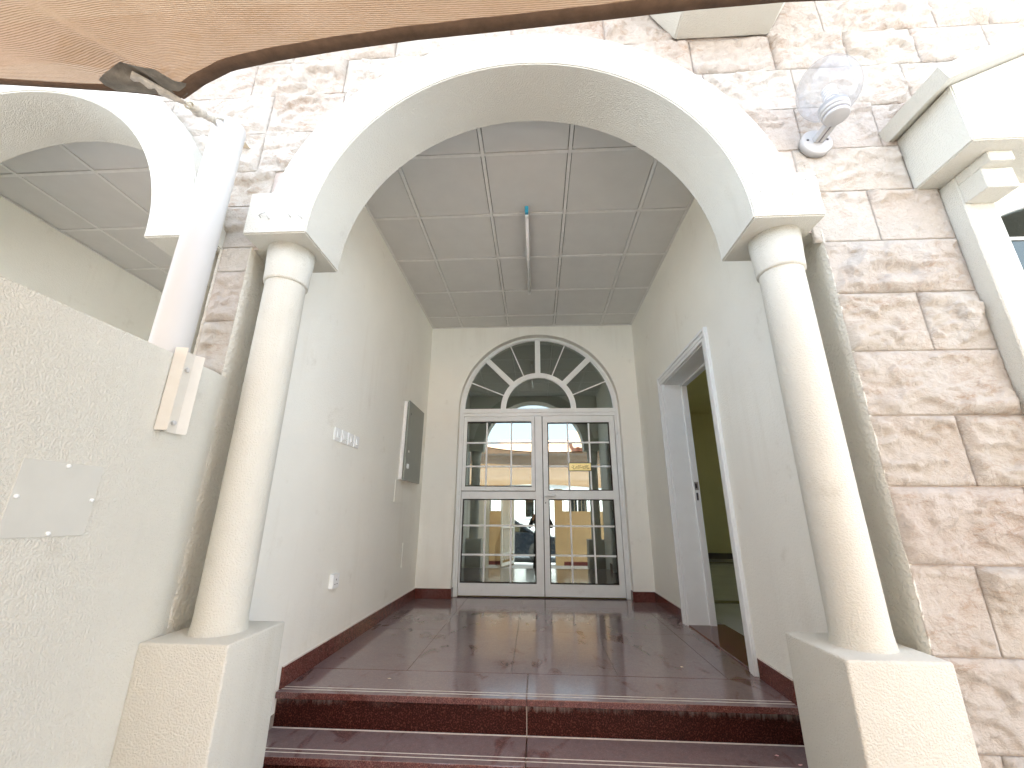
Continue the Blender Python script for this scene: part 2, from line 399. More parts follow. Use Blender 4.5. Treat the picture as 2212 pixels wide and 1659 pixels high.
# ------------------------------------------------------------------ the house
house = tag(empty('house', (0, 0, GROUND)), 'cream plastered house with rough stone facing and two arched porches', 'house')
def H(o, parent=None): return child_of(o, house) if parent is None else o
def hpart(name): return name

def wall_arch_hole(name, x0, x1, z0, z1, cx, r, zs, y0, y1, mat, n=48):
    """flat wall between y0 (front) and y1 with an arched hole whose foot reaches z0"""
    bm = bmesh.new(); V = bm.verts.new
    def quad(a, b, c, d): bm.faces.new([V(p) for p in (a, b, c, d)])
    out = [(cx - r, z0)] + [(cx - r * math.cos(math.pi * k / n), zs + r * math.sin(math.pi * k / n)) for k in range(n + 1)] + [(cx + r, z0)]
    for y in (y0, y1):
        quad((x0, y, z0), (cx - r, y, z0), (cx - r, y, z1), (x0, y, z1)); quad((cx + r, y, z0), (x1, y, z0), (x1, y, z1), (cx + r, y, z1))
        for a, b in zip(out[1:-1], out[2:-1]): quad((a[0], y, a[1]), (b[0], y, b[1]), (b[0], y, z1), (a[0], y, z1))
    for a, b in zip(out, out[1:]): quad((a[0], y0, a[1]), (b[0], y0, b[1]), (b[0], y1, b[1]), (a[0], y1, a[1]))
    for (ax, az), (bx, bz) in (((x0, z0), (x0, z1)), ((x0, z1), (x1, z1)), ((x1, z1), (x1, z0))): quad((ax, y0, az), (bx, y0, bz), (bx, y1, bz), (ax, y1, az))
    bmesh.ops.remove_doubles(bm, verts=bm.verts, dist=1e-5)
    return from_bm(name, bm, mat)

# porch walls
wl_ = H(box('porch_wall', XL - .10, XL, Y_AB + .002, YB, -.1, ZC + .1, 'plaster'))
DY0, DY1, DZ = 2.87, 3.934, 2.10     # side door opening
H(boxes('porch_wall', [(XR, XR + .20, Y_AB + .002, DY0, -.1, ZC + .1), (XR, XR + .20, DY1, YB, -.1, ZC + .1), (XR, XR + .20, DY0, DY1, DZ, ZC + .1)], 'plaster'))
DCX, DR, DZS = 0.038, 0.982, 2.113
H(wall_arch_hole('porch_back_wall', XL - .1, XR + .2, -.1, ZC + .1, DCX, DR, DZS, YB, YB + .25, 'plaster'))
H(wall_arch_hole('porch_front_wall', XL - .1, XR + .2, ZS, ZC + .3, CX, 1.15, ZS, 1.80, Y_AB - .002, 'plaster'))

# suspended ceiling
def ceiling(xjs, yjs, nm_label=None):
    x0, x1, y0, y1 = xjs[0], xjs[-1], yjs[0], yjs[-1]
    bm = bmesh.new()
    for x in xjs[1:-1]: bm_box(bm, x - .0115, x + .0115, y0, y1, ZC, ZC + .03)
    for y in yjs[1:-1]:
        for a, b in zip(xjs, xjs[1:]): bm_box(bm, a + .0117, b - .0117, y - .0115, y + .0115, ZC + .0005, ZC + .0295)
    for x, s_ in ((x0, 1), (x1, -1)): bm_box(bm, min(x, x + s_ * .022), max(x, x + s_ * .022), y0, y1, ZC - .004, ZC - .0005)
    bm_box(bm, x0 + .022, x1 - .022, y1 - .022, y1, ZC - .004, ZC - .0005)
    g = H(from_bm('ceiling_grid', bm, 'ceiling_bar'))
    box('ceiling_void', x0 - .05, x1 + .05, y0, y1 + .05, ZC + .035, ZC + .06, 'dark_gap', g)
    for a, b in zip(xjs, xjs[1:]):
        for c, d in zip(yjs, yjs[1:]):
            t = box('ceiling_tile', a + .0165, b - .0165, c + .0165, d - .0165, ZC + .004 + random.uniform(0, .002), ZC + .02, 'ceiling_tile', g, .001)
    return g
ceiling([XL, -.945, -.340, .2547, .8546, XR], [Y_AB, 2.205, 2.805, 3.402, 4.012, 4.606, YB])
ceiling([CXL - 1.293, -3.762, -3.162, -2.562, -1.962, CXL + 1.293], [Y_AB, 2.21, 2.81, 3.41, 4.01, 4.61, YB])
H(box('porch_wall', CXL - 1.393, CXL - 1.293, Y_AB, YB, -.1, ZC + .1, 'plaster'))
H(box('porch_wall', CXL + 1.293, XL - .101, Y_AB, YB, -.1, ZC + .1, 'plaster'))
H(box('porch_back_wall', CXL - 1.4, XL - .11, YB, YB + .2, -.1, ZC + .1, 'plaster'))
H(wall_arch_hole('porch_front_wall', CXL - 1.39, XL - .101, ZS, ZC + .3, CXL, 1.15, ZS, 1.80, Y_AB - .002, 'plaster'))
H(box('neighbour_porch_floor', CXL - 1.29, CXL + 1.29, 1.9, YB, -.2, 0, 'granite_floor'))

# arches
def arch(cx, lab):
    n = 64; ang = sorted(set([math.pi * k / n for k in range(n + 1)] + [math.atan2(.235, 1.309), math.pi - math.atan2(.235, 1.309), math.asin(.235 / RO), math.pi - math.asin(.235 / RO)]))
    bm = bmesh.new(); rows = []
    for a in ang:
        c, s = math.cos(a), math.sin(a); aa = min(a, math.pi - a)
        if aa <= math.atan2(.235, 1.309) + 1e-9: ro = 1.309 / abs(c)
        elif aa <= math.asin(.235 / RO) + 1e-9: ro = .235 / s
        else: ro = RO
        rows.append([bm.verts.new((cx + r * c, y, ZS + r * s)) for r, y in ((RI, Y_AF), (ro, Y_AF), (ro, Y_AB), (RI, Y_AB))])
    for p, q in zip(rows, rows[1:]):
        for k in range(4): bm.faces.new((p[k], p[(k + 1) % 4], q[(k + 1) % 4], q[k]))
    bm.faces.new(rows[0]); bm.faces.new(rows[-1][::-1])
    fix(bm)
    es = [e for e in bm.edges if len(e.link_faces) == 2 and e.calc_face_angle(0) > .6]
    bmesh.ops.bevel(bm, geom=es, offset=.006, segments=2, affect='EDGES')
    o = H(from_bm('arch', bm, 'stucco')); smooth_by_angle(o, 30); plabel(o, lab); return o
arch_main = arch(CX, 'white stucco round arch over the entrance porch')
arch_nb = arch(CXL, 'white stucco round arch of the neighbouring porch')
for x, z, a, ln in [(-1.281, 2.194, .6, .03), (-1.236, 2.182, 2.2, .012), (-1.134, 2.188, 1.9, .014), (-1.075, 2.175, 2.4, .03), (.985, 2.33, .7, .03), (1.208, 2.291, .3, .045), (1.006, 2.235, .9, .02), (1.14, 2.216, .9, .025)]:
    child = tube('wire_stub', [(x, Y_AF + .01, z), (x, Y_AF - .012, z), (x + math.cos(a) * ln * .5, Y_AF - .016, z + math.sin(a) * ln * .4), (x + math.cos(a) * ln, Y_AF - .010, z + math.sin(a) * ln)], .0022, 'wire', None, 6)
    child.parent = arch_main

# columns and pedestals
def column(x, lab):
    y = 1.714; zb, zr = 0.425, 1.922
    o = H(lathe('column', [(.100, zb), (.095, zb + .02), (.091, zb + .06), (.089, zb + .5), (.0885, zr + .005)], (x, y, 0), 'stucco', None, 2, 48)); plabel(o, lab)
    lathe('collar', [(.0905, zr - .004), (.0975, zr), (.0985, zr + .008), (.100, zr + .06), (.108, ZS + .004)], (x, y, 0), 'stucco', o, 2, 48)
    smooth_by_angle(o, 40); return o
column(1.128, 'round stucco column on the right pedestal of the entrance'); column(-1.209, 'round stucco column on the left pedestal of the entrance')
column(CXL + 1.165, 'round column of the neighbouring porch half hidden by the steel post'); column(CXL - 1.165, 'far left column of the neighbouring porch')
def pedestal(x0, x1, lab):
    bm = bmesh.new(); bm_box(bm, x0, x1, Y_AF, Y_AB, GROUND - .02, .438, .009, 3)
    o = H(from_bm('pedestal', bm, 'stucco')); smooth_by_angle(o, 50); plabel(o, lab); return o
pedestal(.957, 1.279, 'square stucco pedestal on the right of the steps'); pedestal(-1.372, -1.047, 'square stucco pedestal on the left of the steps')
pedestal(CXL + 1.003, CXL + 1.32, 'pedestal of the neighbouring porch hidden behind the dividing wall'); 

# plaster jambs beside the stone
def jamb(side, cx, z0, z1, mirror_edge):
    prof = [(.020, .014), (.008, .007), (.003, .006), (.0, .012), (-.003, .028), (-.001, .055), (.003, .075), (.004, .231), (.09, .231)]
    bm = bmesh.new(); nz = 90; cols = []
    for k in range(nz + 1):
        z = z0 + (z1 - z0) * k / nz
        row = []
        for i, (dx, dy) in enumerate(prof):
            w = noise.noise(Vector((dx * 30, z * 9, side * 3))) * .0025 + noise.noise(Vector((dx * 60, z * 28, side * 7))) * .0015
            e = (.003 * noise.noise(Vector((z * 6, side, 1))) + .004 * noise.noise(Vector((z * 22, side, 4)))) if i < 2 else 0
            x = mirror_edge + side * (dx + e) - side * w
            row.append(bm.verts.new((x, Y_ST + dy - w, z)))
        cols.append(row)
    for a, b in zip(cols, cols[1:]):
        for i in range(len(prof) - 1): bm.faces.new((a[i], a[i + 1], b[i + 1], b[i]))
    o = H(from_bm('jamb_plaster', bm, 'rough_plaster')); smooth_by_angle(o, 60); return o
for x0_, x1_ in ((1.24, 1.42), (-1.50, -1.33)): H(box('arch_soffit_patch', x0_, x1_, YM + .004, Y_AB - .003, ZS + .0015, ZS + .04, 'rough_plaster'))
jamb(1, CX, GROUND, ZS + .01, 1.305); jamb(-1, CX, GROUND, ZS + .01, -1.382)
jamb(1, CXL, GROUND, ZS + .01, -1.548)

# ------------------------------------------------------------------ rough stone facing
ZT = 3.9

mort = H(box('stone_wall', 1.315, 1.95, YM, 2.05, GROUND, ZS, 'mortar'))
plabel(mort, 'wall faced with rough pinkish cream limestone blocks')
def hpar(o):
    o.parent = mort; return o
for b_ in ((-1.53, -1.392, YM, 1.81, GROUND, ZS), (CXL - 3, CXL - 1.35, YM, 1.81, GROUND, ZS), (XR + .201, 1.95, YM + .001, 2.05, ZS + .0005, 2.45), (XR + .201, 5.2, YM + .001, 2.05, 2.4505, ZT), (2 * 2.62 - 1.95, 5.2, YM, 2.05, GROUND, 2.45), (1.951, 2 * 2.62 - 1.951, YM + .01, 2.05, GROUND, .82)): hpar(box('mortar_bed', *b_, 'mortar'))
mm = wall_arch_hole('mortar_bed', XL - .1005, XR + .2, ZS, ZT, CX, 1.12, ZS, YM, 1.799, 'mortar'); hpar(mm)
mm = wall_arch_hole('mortar_bed', CXL - 3, XL - .1015, ZS, ZT, CXL, 1.12, ZS, YM + .0005, 1.799, 'mortar'); hpar(mm)
H(box('upper_wall', CXL - 3, 5.2, 1.665, 1.9, ZT, 4.05, 'stucco'))
def stone_block(x0, x1, z0, z1, seed, holes=()):
    g = .0026; x0 += g; x1 -= g; z0 += g; z1 -= g
    if x1 - x0 < .02: return
    cell = .0085; nx = max(4, round((x1 - x0) / cell)); nz = max(4, round((z1 - z0) / cell))
    rg = random.Random(seed); off = Vector((rg.uniform(-50, 50), rg.uniform(-50, 50), rg.uniform(-50, 50)))
    amp = rg.uniform(.65, 1.15); tilt = rg.uniform(-.02, .03)
    flakes = [(rg.uniform(x0, x1), rg.uniform(z0, z0 + (z1 - z0) * .75), rg.uniform(.05, .15), rg.uniform(.025, .07), rg.uniform(.008, .024), rg.uniform(-.4, .4)) for _ in range(rg.randint(3, 7))]
    V = []; F = []
    for j in range(nz + 1):
        for i in range(nx + 1):
            x = x0 + (x1 - x0) * i / nx; z = z0 + (z1 - z0) * j / nz
            d = min(i / nx * (x1 - x0), (1 - i / nx) * (x1 - x0), j / nz * (z1 - z0), (1 - j / nz) * (z1 - z0))
            e = min(1, d / .035); e = e * (2 - e)
            p = Vector((x, 0, z)) + off
            lampk = min(1, max(.25, (math.hypot(x - 1.37, z - 2.585) - .075) / .05))
            wv = noise.noise_vector(p * 7) * .03; q = p + wv
            q2 = Vector((q.x * .75, q.y, q.z * 1.5)); h = .011 * noise.fractal(q * 9, .8, 2.1, 5) + .013 * noise.ridged_multi_fractal(q2 * 6, .8, 2.1, 5, .9, 2) - .016
            tr = (noise.fractal(q2 * 3.2, .8, 2.2, 3) + .25 * noise.noise(q * 20)) * 2.6 + 3; kk = math.floor(tr); fr = tr - kk
            sm_ = 0 if fr < .80 else ((fr - .80) / .20) ** 2 * (3 - 2 * (fr - .80) / .20)
            h += .0125 * (kk + sm_ - 3)
            h += tilt * ((z - z0) / (z1 - z0) - .5) * .6
            for fx, fz, fa, fb, fd, ft in flakes:      # conchoidal chips with a sharp upper lip
                u = (x - fx) * math.cos(ft) + (z - fz) * math.sin(ft); w = -(x - fx) * math.sin(ft) + (z - fz) * math.cos(ft)
                rr = (u / fa) ** 2 + (w / fb) ** 2 + .5 * noise.noise(p * 22)
                if rr < 1: h -= fd * (.35 + .65 * (w / fb + 1) * .5) * min(1, (1 - rr) * 5)
            y = min(Y_ST + .008, Y_ST + .010 - e * lampk * (.026 + amp * h) + .0025 * noise.noise(p * 60))
            if i in (0, nx) or j in (0, nz): y = Y_ST + .006 + .002 * noise.noise(p * 40)
            V.append((x, y, z))
    idx = lambda i, j: j * (nx + 1) + i
    for j in range(nz):
        for i in range(nx):
            xc = x0 + (x1 - x0) * (i + .5) / nx; zc = z0 + (z1 - z0) * (j + .5) / nz
            if any(zc > ZS - .02 and (xc - hx) ** 2 + (zc - ZS) ** 2 < 1.14 ** 2 for hx in (CX, CXL)): continue
            F.append((idx(i, j), idx(i + 1, j), idx(i + 1, j + 1), idx(i, j + 1)))
    if not F: return
    b = len(V); ring = [idx(i, 0) for i in range(nx + 1)] + [idx(nx, j) for j in range(1, nz + 1)] + [idx(i, nz) for i in range(nx - 1, -1, -1)] + [idx(0, j) for j in range(nz - 1, 0, -1)]
    used = {v for f in F for v in f}
    for r_ in ring: V.append((V[r_][0], YM + .006, V[r_][2]))
    for k in range(len(ring)):
        a, c = k, (k + 1) % len(ring)
        if ring[a] in used and ring[c] in used: F.append((ring[a], b + a, b + c, ring[c]))
    o = mesh_obj('stone_block', V, F, 'stone', None, False)
    for p in o.data.polygons: p.use_smooth = True
    hpar(o); return o
zr_ = [.054 - .31 * k for k in (4, 3, 2, 1)] + [.054, .357, .68, .99, 1.30, 1.612, 1.92, 2.223, 2.54, 2.834, 3.14, 3.455, 3.748, 4.06, 4.35]
VJ = {.357: [1.755, 2.2], .054: [2.0], .68: [2.04, 2.5], .99: [1.866, 2.2], 1.30: [2.25], 1.612: [1.873, 2.2], 1.92: [2.3], 2.223: [1.79, 2.15], 2.54: [2.25], 2.834: [1.53, 1.955, 2.4],
      3.14: [-2.35, -1.668, -1.2, 1.05, 1.57, 2.2], 3.455: [-2.5, -1.837, -1.217, -.7, 1.0, 1.49, 1.923, 2.33, 2.75], 3.748: [-2.3, -1.6, -.902, -.132, .475, .93, 1.48, 1.835, 2.505, 2.81], 4.06: [-2.0, -1.3, -.5, .2, .75, 1.3, 1.6, 2.2, 2.6]}
sd_ = 100
for za, zb in zip(zr_, zr_[1:]):
    js = VJ.get(za)
    if js is None: js = [random.Random(int(za * 1000)).uniform(-.1, .1) + k * .55 for k in range(-4, 7)]
    big = za >= 2.8
    right_edge = 3.3; left_edge = -3.4 if big else None
    if za > 3.1: pts = [left_edge] + sorted(js) + [right_edge]; spans = list(zip(pts, pts[1:]))
    elif big:
        j2 = [j for j in js if j > 1.1]; pts = [1.05] + j2 + [right_edge]; spans = list(zip(pts, pts[1:])) + [(-2.4, -1.668), (-1.668, -1.1)]
    else:
        e0 = 1.50 if za < 2.2 else 1.46
        j2 = [j for j in js if j > e0 + .08]; pts = [e0] + j2 + [right_edge]; spans = list(zip(pts, pts[1:]))
    for a, b in spans:
        xa, xb = sx(a), sx(b); lim = 1.876 if sz(zb) < 2.33 else (1.770 if sz(zb) < 2.62 else 9)
        if xa > lim - .02: continue
        if xb > lim - .08: xb = lim
        sd_ += 1; stone_block(xa, xb, sz(za), sz(zb), sd_)
# pier between the two arches has its own courses
zp = [-.6, -.3, .0, .31, .62, .93, 1.235, 1.54, 1.841, 2.143, 2.30, 2.584, 2.834]
for k, (za, zb) in enumerate(zip(zp, zp[1:])):
    if za > 2.2: stone_block(sx(-1.86), sx(-1.55), sz(za), sz(zb), 500 + k)
    else: stone_block(-1.534, -1.386, sz(za), sz(zb), 500 + k)
# splayed plaster corbel under the upper window
prism('window_corbel', [(sx(.911), 3.375), (sx(1.485), 3.372), (sx(1.75), 3.78), (sx(.64), 3.78)], 1, 1.20, Y_ST - .002, 'stucco', None, .006)
cb = bpy.data.objects['window_corbel']; H(cb)

# ------------------------------------------------------------------ window surround on the right
WX = 2.62                                    # axis of that window
hoodp = [(1.772, 2.313), (1.772, 2.612), (WX, 2.612 + (WX - 1.772) * .448), (2 * WX - 1.772, 2.612), (2 * WX - 1.772, 2.313)]
wh = H(prism('window_hood', hoodp, 1, 1.388, Y_ST + .012, 'stucco', None, .005)); plabel(wh, 'gabled stucco hood over the right window')
sl = .448
bm = bmesh.new()
for s_ in (1, -1):
    X = lambda x: WX + s_ * (x - WX)
    pl = [(X(1.722), 2.594), (X(1.694), 2.656), (X(WX), 2.656 + (WX - 1.694) * sl), (X(WX), 2.594 + (WX - 1.722) * sl)]
    bm_prism(bm, pl, 1, 1.341, Y_ST + .012)
cp = from_bm('gable_coping', bm, 'stucco'); cp.parent = wh
for s_ in (1, -1):
    X = lambda x: WX + s_ * (x - WX)
    a, b = sorted((X(1.878), X(2.006))); p = H(box('window_pilaster', a, b, 1.588, 1.80, GROUND, 2.312, 'stucco', None, .005))
    a, b = sorted((X(1.8785), X(2.0055))); c1 = box('corbel_block', a, b, 1.487, 1.587, 2.166, 2.264, 'stucco', None, .004)
    a, b = sorted((X(1.879), X(1.978))); c2 = box('corbel_block', a, b, 1.446, 1.587, 2.2645, 2.3125, 'stucco', None, .004)
    for c_ in (c1, c2): c_.parent = p
def seg_arch(x): return 2.18 + .16 * (1 - ((x - WX) / (WX - 2.02)) ** 2)
bm = bmesh.new(); N = 20
wx0, wx1 = 2.0065, 2 * WX - 2.0065
for k in range(N):
    a = wx0 + (wx1 - wx0) * k / N; b = wx0 + (wx1 - wx0) * (k + 1) / N
    bm_prism(bm, [(a, seg_arch(a)), (b, seg_arch(b)), (b, 2.4), (a, 2.4)], 1, 1.64, 1.80)
H(from_bm('window_head', bm, 'plaster'))
wf = H(boxes('window', [(wx0 + .002, wx0 + .045, 1.70, 1.75, .9, 2.2), (wx1 - .045, wx1 - .002, 1.70, 1.75, .9, 2.2), (WX - .025, WX + .025, 1.70, 1.75, .95, 2.33), (wx0 + .045, wx1 - .045, 1.70, 1.75, .9, .95)], 'white_aluminium'))
def wpart(o): o.parent = wf; return o
bm = bmesh.new()
for k in range(N):
    a = wx0 + (wx1 - wx0) * k / N; b = wx0 + (wx1 - wx0) * (k + 1) / N
    bm_prism(bm, [(a, seg_arch(a) - .05), (b, seg_arch(b) - .05), (b, seg_arch(b) + .01), (a, seg_arch(a) + .01)], 1, 1.702, 1.748)
wpart(from_bm('frame_head', bm, 'white_aluminium'))
for a, b in ((wx0 + .045, WX - .025), (WX + .025, wx1 - .045)): wpart(box('pane', a, b, 1.722, 1.728, .95, 2.33, 'window_glass'))
for x in (2.155, 2.36, 2.88, 3.08): wpart(box('glazing_bar', x - .007, x + .007, 1.714, 1.7215, .95, 2.3, 'white_aluminium'))
for z in (1.15, 1.45, 1.75, 2.075): wpart(box('glazing_bar', wx0 + .045, wx1 - .045, 1.7145, 1.7212, z - .007, z + .007, 'white_aluminium'))
H(box('window_sill', 1.86, 2 * WX - 1.86, 1.56, 1.80, .82, .90, 'stucco', None, .006))

# ------------------------------------------------------------------ skirting of red granite
def skirt(a, b, at, axis):
    L_ = b - a; n = max(1, round(L_ / .6)); 
    for k in range(n):
        p, q = a + L_ * k / n + .001, a + L_ * (k + 1) / n - .001
        if axis == 'y': H(box('skirting_tile', min(at, at + (.012 if at < 0 else -.012)), max(at, at + (.012 if at < 0 else -.012)), p, q, .0005, .100, 'granite_trim', None, .0015))
        else: H(box('skirting_tile', p, q, at - .012, at, .0005, .100, 'granite_trim', None, .0015))
skirt(Y_AB + .55, YB - .0125, XL, 'y'); skirt(Y_AB + .55, DY0 - .095, XR, 'y'); skirt(DY1 + .11, YB - .0125, XR, 'y')
skirt(XL, DCX - DR, YB, 'x'); skirt(DCX + DR, XR, YB, 'x')
for x, s_ in ((DCX - DR, 1), (DCX + DR, -1)):
    H(box('skirting_tile', min(x, x + s_ * .012), max(x, x + s_ * .012), YB - .011, YB + .09, .0005, .100, 'granite_trim', None, .0015))
for b_ in [(XL, XL + .0105, Y_AB + .55, YB - .012, .1001, .1035), (XR - .0105, XR, DY1 + .11, YB - .012, .1001, .1035), (XR - .0105, XR, Y_AB + .55, DY0 - .095, .1001, .1035)]: H(box('skirting_grout', *b_, 'pale_grout'))

# ------------------------------------------------------------------ entrance door
YF = YB + .115                                # face of the white frame
YG = YB + .150                                # glass
def arc(cx, zc, r, a0, a1, n): return [(cx + r * math.cos(a0 + (a1 - a0) * k / n), zc + r * math.sin(a0 + (a1 - a0) * k / n)) for k in range(n + 1)]
def ring_bm(bm, cx, zc, r0, r1, y0, y1, a0=0, a1=math.pi, n=40):
    I, O = arc(cx, zc, r0, a0, a1, n), arc(cx, zc, r1, a0, a1, n); rows = []
    for i, o in zip(I, O): rows.append([bm.verts.new((p[0], y, p[1])) for p, y in ((i, y0), (o, y0), (o, y1), (i, y1))])
    for p, q in zip(rows, rows[1:]):
        for k in range(4): bm.faces.new((p[k], p[(k + 1) % 4], q[(k + 1) % 4], q[k]))
    bm.faces.new(rows[0]); bm.faces.new(rows[-1][::-1])
DC, DZF = .0375, 2.140                          # fan centre
bm = bmesh.new()
ring_bm(bm, DC, DZF - .02, .955, DR + .004, YF - .012, YF + .09); ring_bm(bm, DC, DZF, .925, .9548, YF, YF + .08)
for x0, x1 in ((DCX - DR - .004, -.915), (.990, DCX + DR + .004)): bm_box(bm, x0, x1, YF - .012, YF + .09, .002, DZF - .021, .002)
for x0, x1 in ((-.9149, -.893), (.968, .9899)): bm_box(bm, x0, x1, YF, YF + .08, .002, 2.0855)
bm_box(bm, -.9149, .9899, YF - .006, YF + .085, 2.086, 2.1395, .003)
bm_box(bm, -.8929, .9679, YF + .004, YF + .075, 2.046, 2.0858, .002)
door = H(from_bm('entrance_door', bm, 'white_aluminium')); plabel(door, 'double glazed entrance door with a round fanlight in a white frame')
def dpart(o): o.parent = door; return o
# fanlight
bm = bmesh.new(); ring_bm(bm, DC, DZF, .408, .472, YF + .006, YF + .06); dpart(from_bm('fanlight_ring', bm, 'white_aluminium'))
def spoke(name, ang, w, y0, y1, r0, r1):
    c, s = math.cos(ang), math.sin(ang); px, pz = -s, c
    pts = [(DC + c * r + px * t, DZF + s * r + pz * t) for r, t in ((r0, -w), (r1, -w), (r1, w), (r0, w))]
    dpart(prism(name, pts, 1, y0, y1, 'white_aluminium'))
for a in (45, 90, 135): spoke('fanlight_spoke', R(a), .034, YF + .0065, YF + .0605, .470, .927)
for a in (22.5, 67.5, 112.5, 157.5): spoke('glazing_bar', R(a), .007, YG - .010, YG - .001, .471, .927)
edges = [0, 45, 90, 135, 180]
for a, b in zip(edges, edges[1:]):
    bm = bmesh.new(); ring_bm(bm, DC, DZF, .47, .926, YG, YG + .006, R(a) + .002, R(b) - .002, 12); dpart(from_bm('pane', bm, 'door_glass'))
bm = bmesh.new(); bm_prism(bm, arc(DC, DZF, .409, 0, math.pi, 24), 1, YG, YG + .006); dpart(from_bm('pane', bm, 'door_glass'))
# leaves
def leaf(x0, x1, gx0, gx1, glasses, sash):
    z0, z1 = .015, 2.044; L_ = []
    L_ += [(x0, gx0, z0, z1), (gx1, x1, z0, z1)]
    zz = [z0] + [v for g in glasses for v in g] + [z1]
    for k in range(0, len(zz), 2): L_.append((gx0 + .0002, gx1 - .0002, zz[k], zz[k + 1]))
    bm = bmesh.new()
    for a, b, c, d in L_: bm_box(bm, a, b, YF + .012, YF + .062, c, d, .0015)
    o = dpart(from_bm('door_leaf', bm, 'white_aluminium'))
    bm = bmesh.new()                            # glazing beads
    for c, d in glasses:
        for a, b, e, f in ((gx0, gx0 + .012, c, d), (gx1 - .012, gx1, c, d), (gx0 + .012, gx1 - .012, c, c + .012), (gx0 + .012, gx1 - .012, d - .012, d)): bm_box(bm, a, b, YG - .014, YG - .0005, e, f)
    dpart(from_bm('glazing_gasket', bm, 'dark_gap'))
    return o
GL = [(.140, 1.047), (1.190, 1.978)]; GR = [(.140, 1.047), (1.145, 1.964)]
leaf(-.888, .078, -.898 + .028, -.008, GL, True); leaf(.087, .963, .145, .900, GR, False)
# opening sash frame on the upper left
bm = bmesh.new()
for a, b, c, d in ((-.890, -.848, 1.140, 2.034), (-.054, -.012, 1.140, 2.034), (-.8478, -.0542, 1.140, 1.188), (-.8478, -.0542, 1.980, 2.034)): bm_box(bm, a, b, YF - .004, YF + .0115, c, d, .003)
dpart(from_bm('sash_frame', bm, 'white_aluminium'))
bm = bmesh.new()
for a, b, c, d in ((-.894, -.8905, 1.134, 2.038), (-.0115, -.008, 1.134, 2.038), (-.890, -.012, 1.1335, 1.1395)): bm_box(bm, a, b, YF + .004, YF + .0118, c, d)
dpart(from_bm('sash_gasket', bm, 'dark_gap'))
for gx0, gx1, gl, vx in ((-.87, -.008, GL, (-.603, -.299)), (.145, .900, GR, (.394, .652))):
    for (c, d), hz in zip(gl, ((.434, .749), (1.428, 1.715))):
        dpart(box('pane', gx0 - .01, gx1 + .01, YG, YG + .006, c - .01, d + .01, 'door_glass'))
        for x in vx: dpart(box('glazing_bar', x - .0095, x + .0095, YG - .010, YG - .0015, c, d, 'white_aluminium'))
        for z in hz: dpart(box('glazing_bar', gx0, gx1, YG - .0095, YG - .001, z - .0095, z + .0095, 'white_aluminium'))
bm = bmesh.new(); bm_box(bm, .0785, .0865, YF + .03, YF + .05, .015, 2.044); dpart(from_bm('meeting_gap', bm, 'dark_gap'))
hx, hz = .112, 1.083
h_ = dpart(box('handle_plate', hx - .018, hx + .018, YF + .002, YF + .0118, hz - .055, hz + .055, 'white_plastic', None, .004, 2))
tb = tube('handle', [(hx, YF + .01, hz), (hx, YF - .035, hz), (hx + .018, YF - .048, hz + .001), (hx + .06, YF - .05, hz + .004), (hx + .115, YF - .046, hz + .004)], [.012, .012, .0125, .012, .009], 'white_plastic', None, 12); dpart(tb)
dpart(lathe('keyhole', [(.0075, -.002), (.0075, .0)], (hx - .004, YF + .012, 1.006), 'screw', None, 1, 14))

# plaque on the door glass
pq = tag(empty('door_plaque', (.5255, YG - .012, 1.372)), 'small gold plaque with flowing dark script fixed to the right door leaf', 'plaque')
def pp(o): return child_of(o, pq)
pp(boxes('frame', [(.391, .660, YG - .020, YG - .0105, 1.372, 1.379), (.391, .660, YG - .020, YG - .0105, 1.464, 1.471), (.391, .397, YG - .020, YG - .0105, 1.379, 1.464), (.654, .660, YG - .020, YG - .0105, 1.379, 1.464)], 'black_frame'))
pp(box('plate', .397, .654, YG - .017, YG - .0108, 1.379, 1.464, 'brass'))
U = lambda x, y: (.397 + .257 * x, YG - .0185, 1.379 + .085 * y)
strokes = [[(.10, .52), (.13, .40), (.18, .38), (.20, .55), (.19, .72)], [(.18, .38), (.20, .22), (.24, .18), (.27, .28), (.30, .40), (.33, .30), (.30, .24)],
    [(.33, .30), (.37, .45), (.34, .58), (.30, .60)], [(.46, .72), (.40, .58), (.42, .48), (.48, .36), (.44, .26), (.36, .26)], [(.54, .74), (.48, .62), (.50, .50), (.55, .42), (.52, .30)],
    [(.55, .40), (.60, .44), (.63, .52), (.68, .58), (.72, .50), (.66, .40), (.62, .34), (.70, .24), (.78, .22)], [(.74, .72), (.75, .48), (.76, .26)], [(.80, .74), (.80, .46), (.82, .26)], [(.84, .70), (.85, .40)],
    [(.82, .28), (.88, .34), (.92, .30), (.89, .22), (.83, .24)], [(.22, .62), (.25, .66)], [(.58, .66), (.62, .70)], [(.86, .62), (.90, .68)], [(.13, .66), (.16, .70)], [(.64, .22), (.66, .18)]]
bm = bmesh.new()
for st in strokes: bm_tube(bm, [U(*p) for p in st], [.0026] * (len(st) - 1) + [.0012], 6)
pp(from_bm('script', bm, 'ink'))

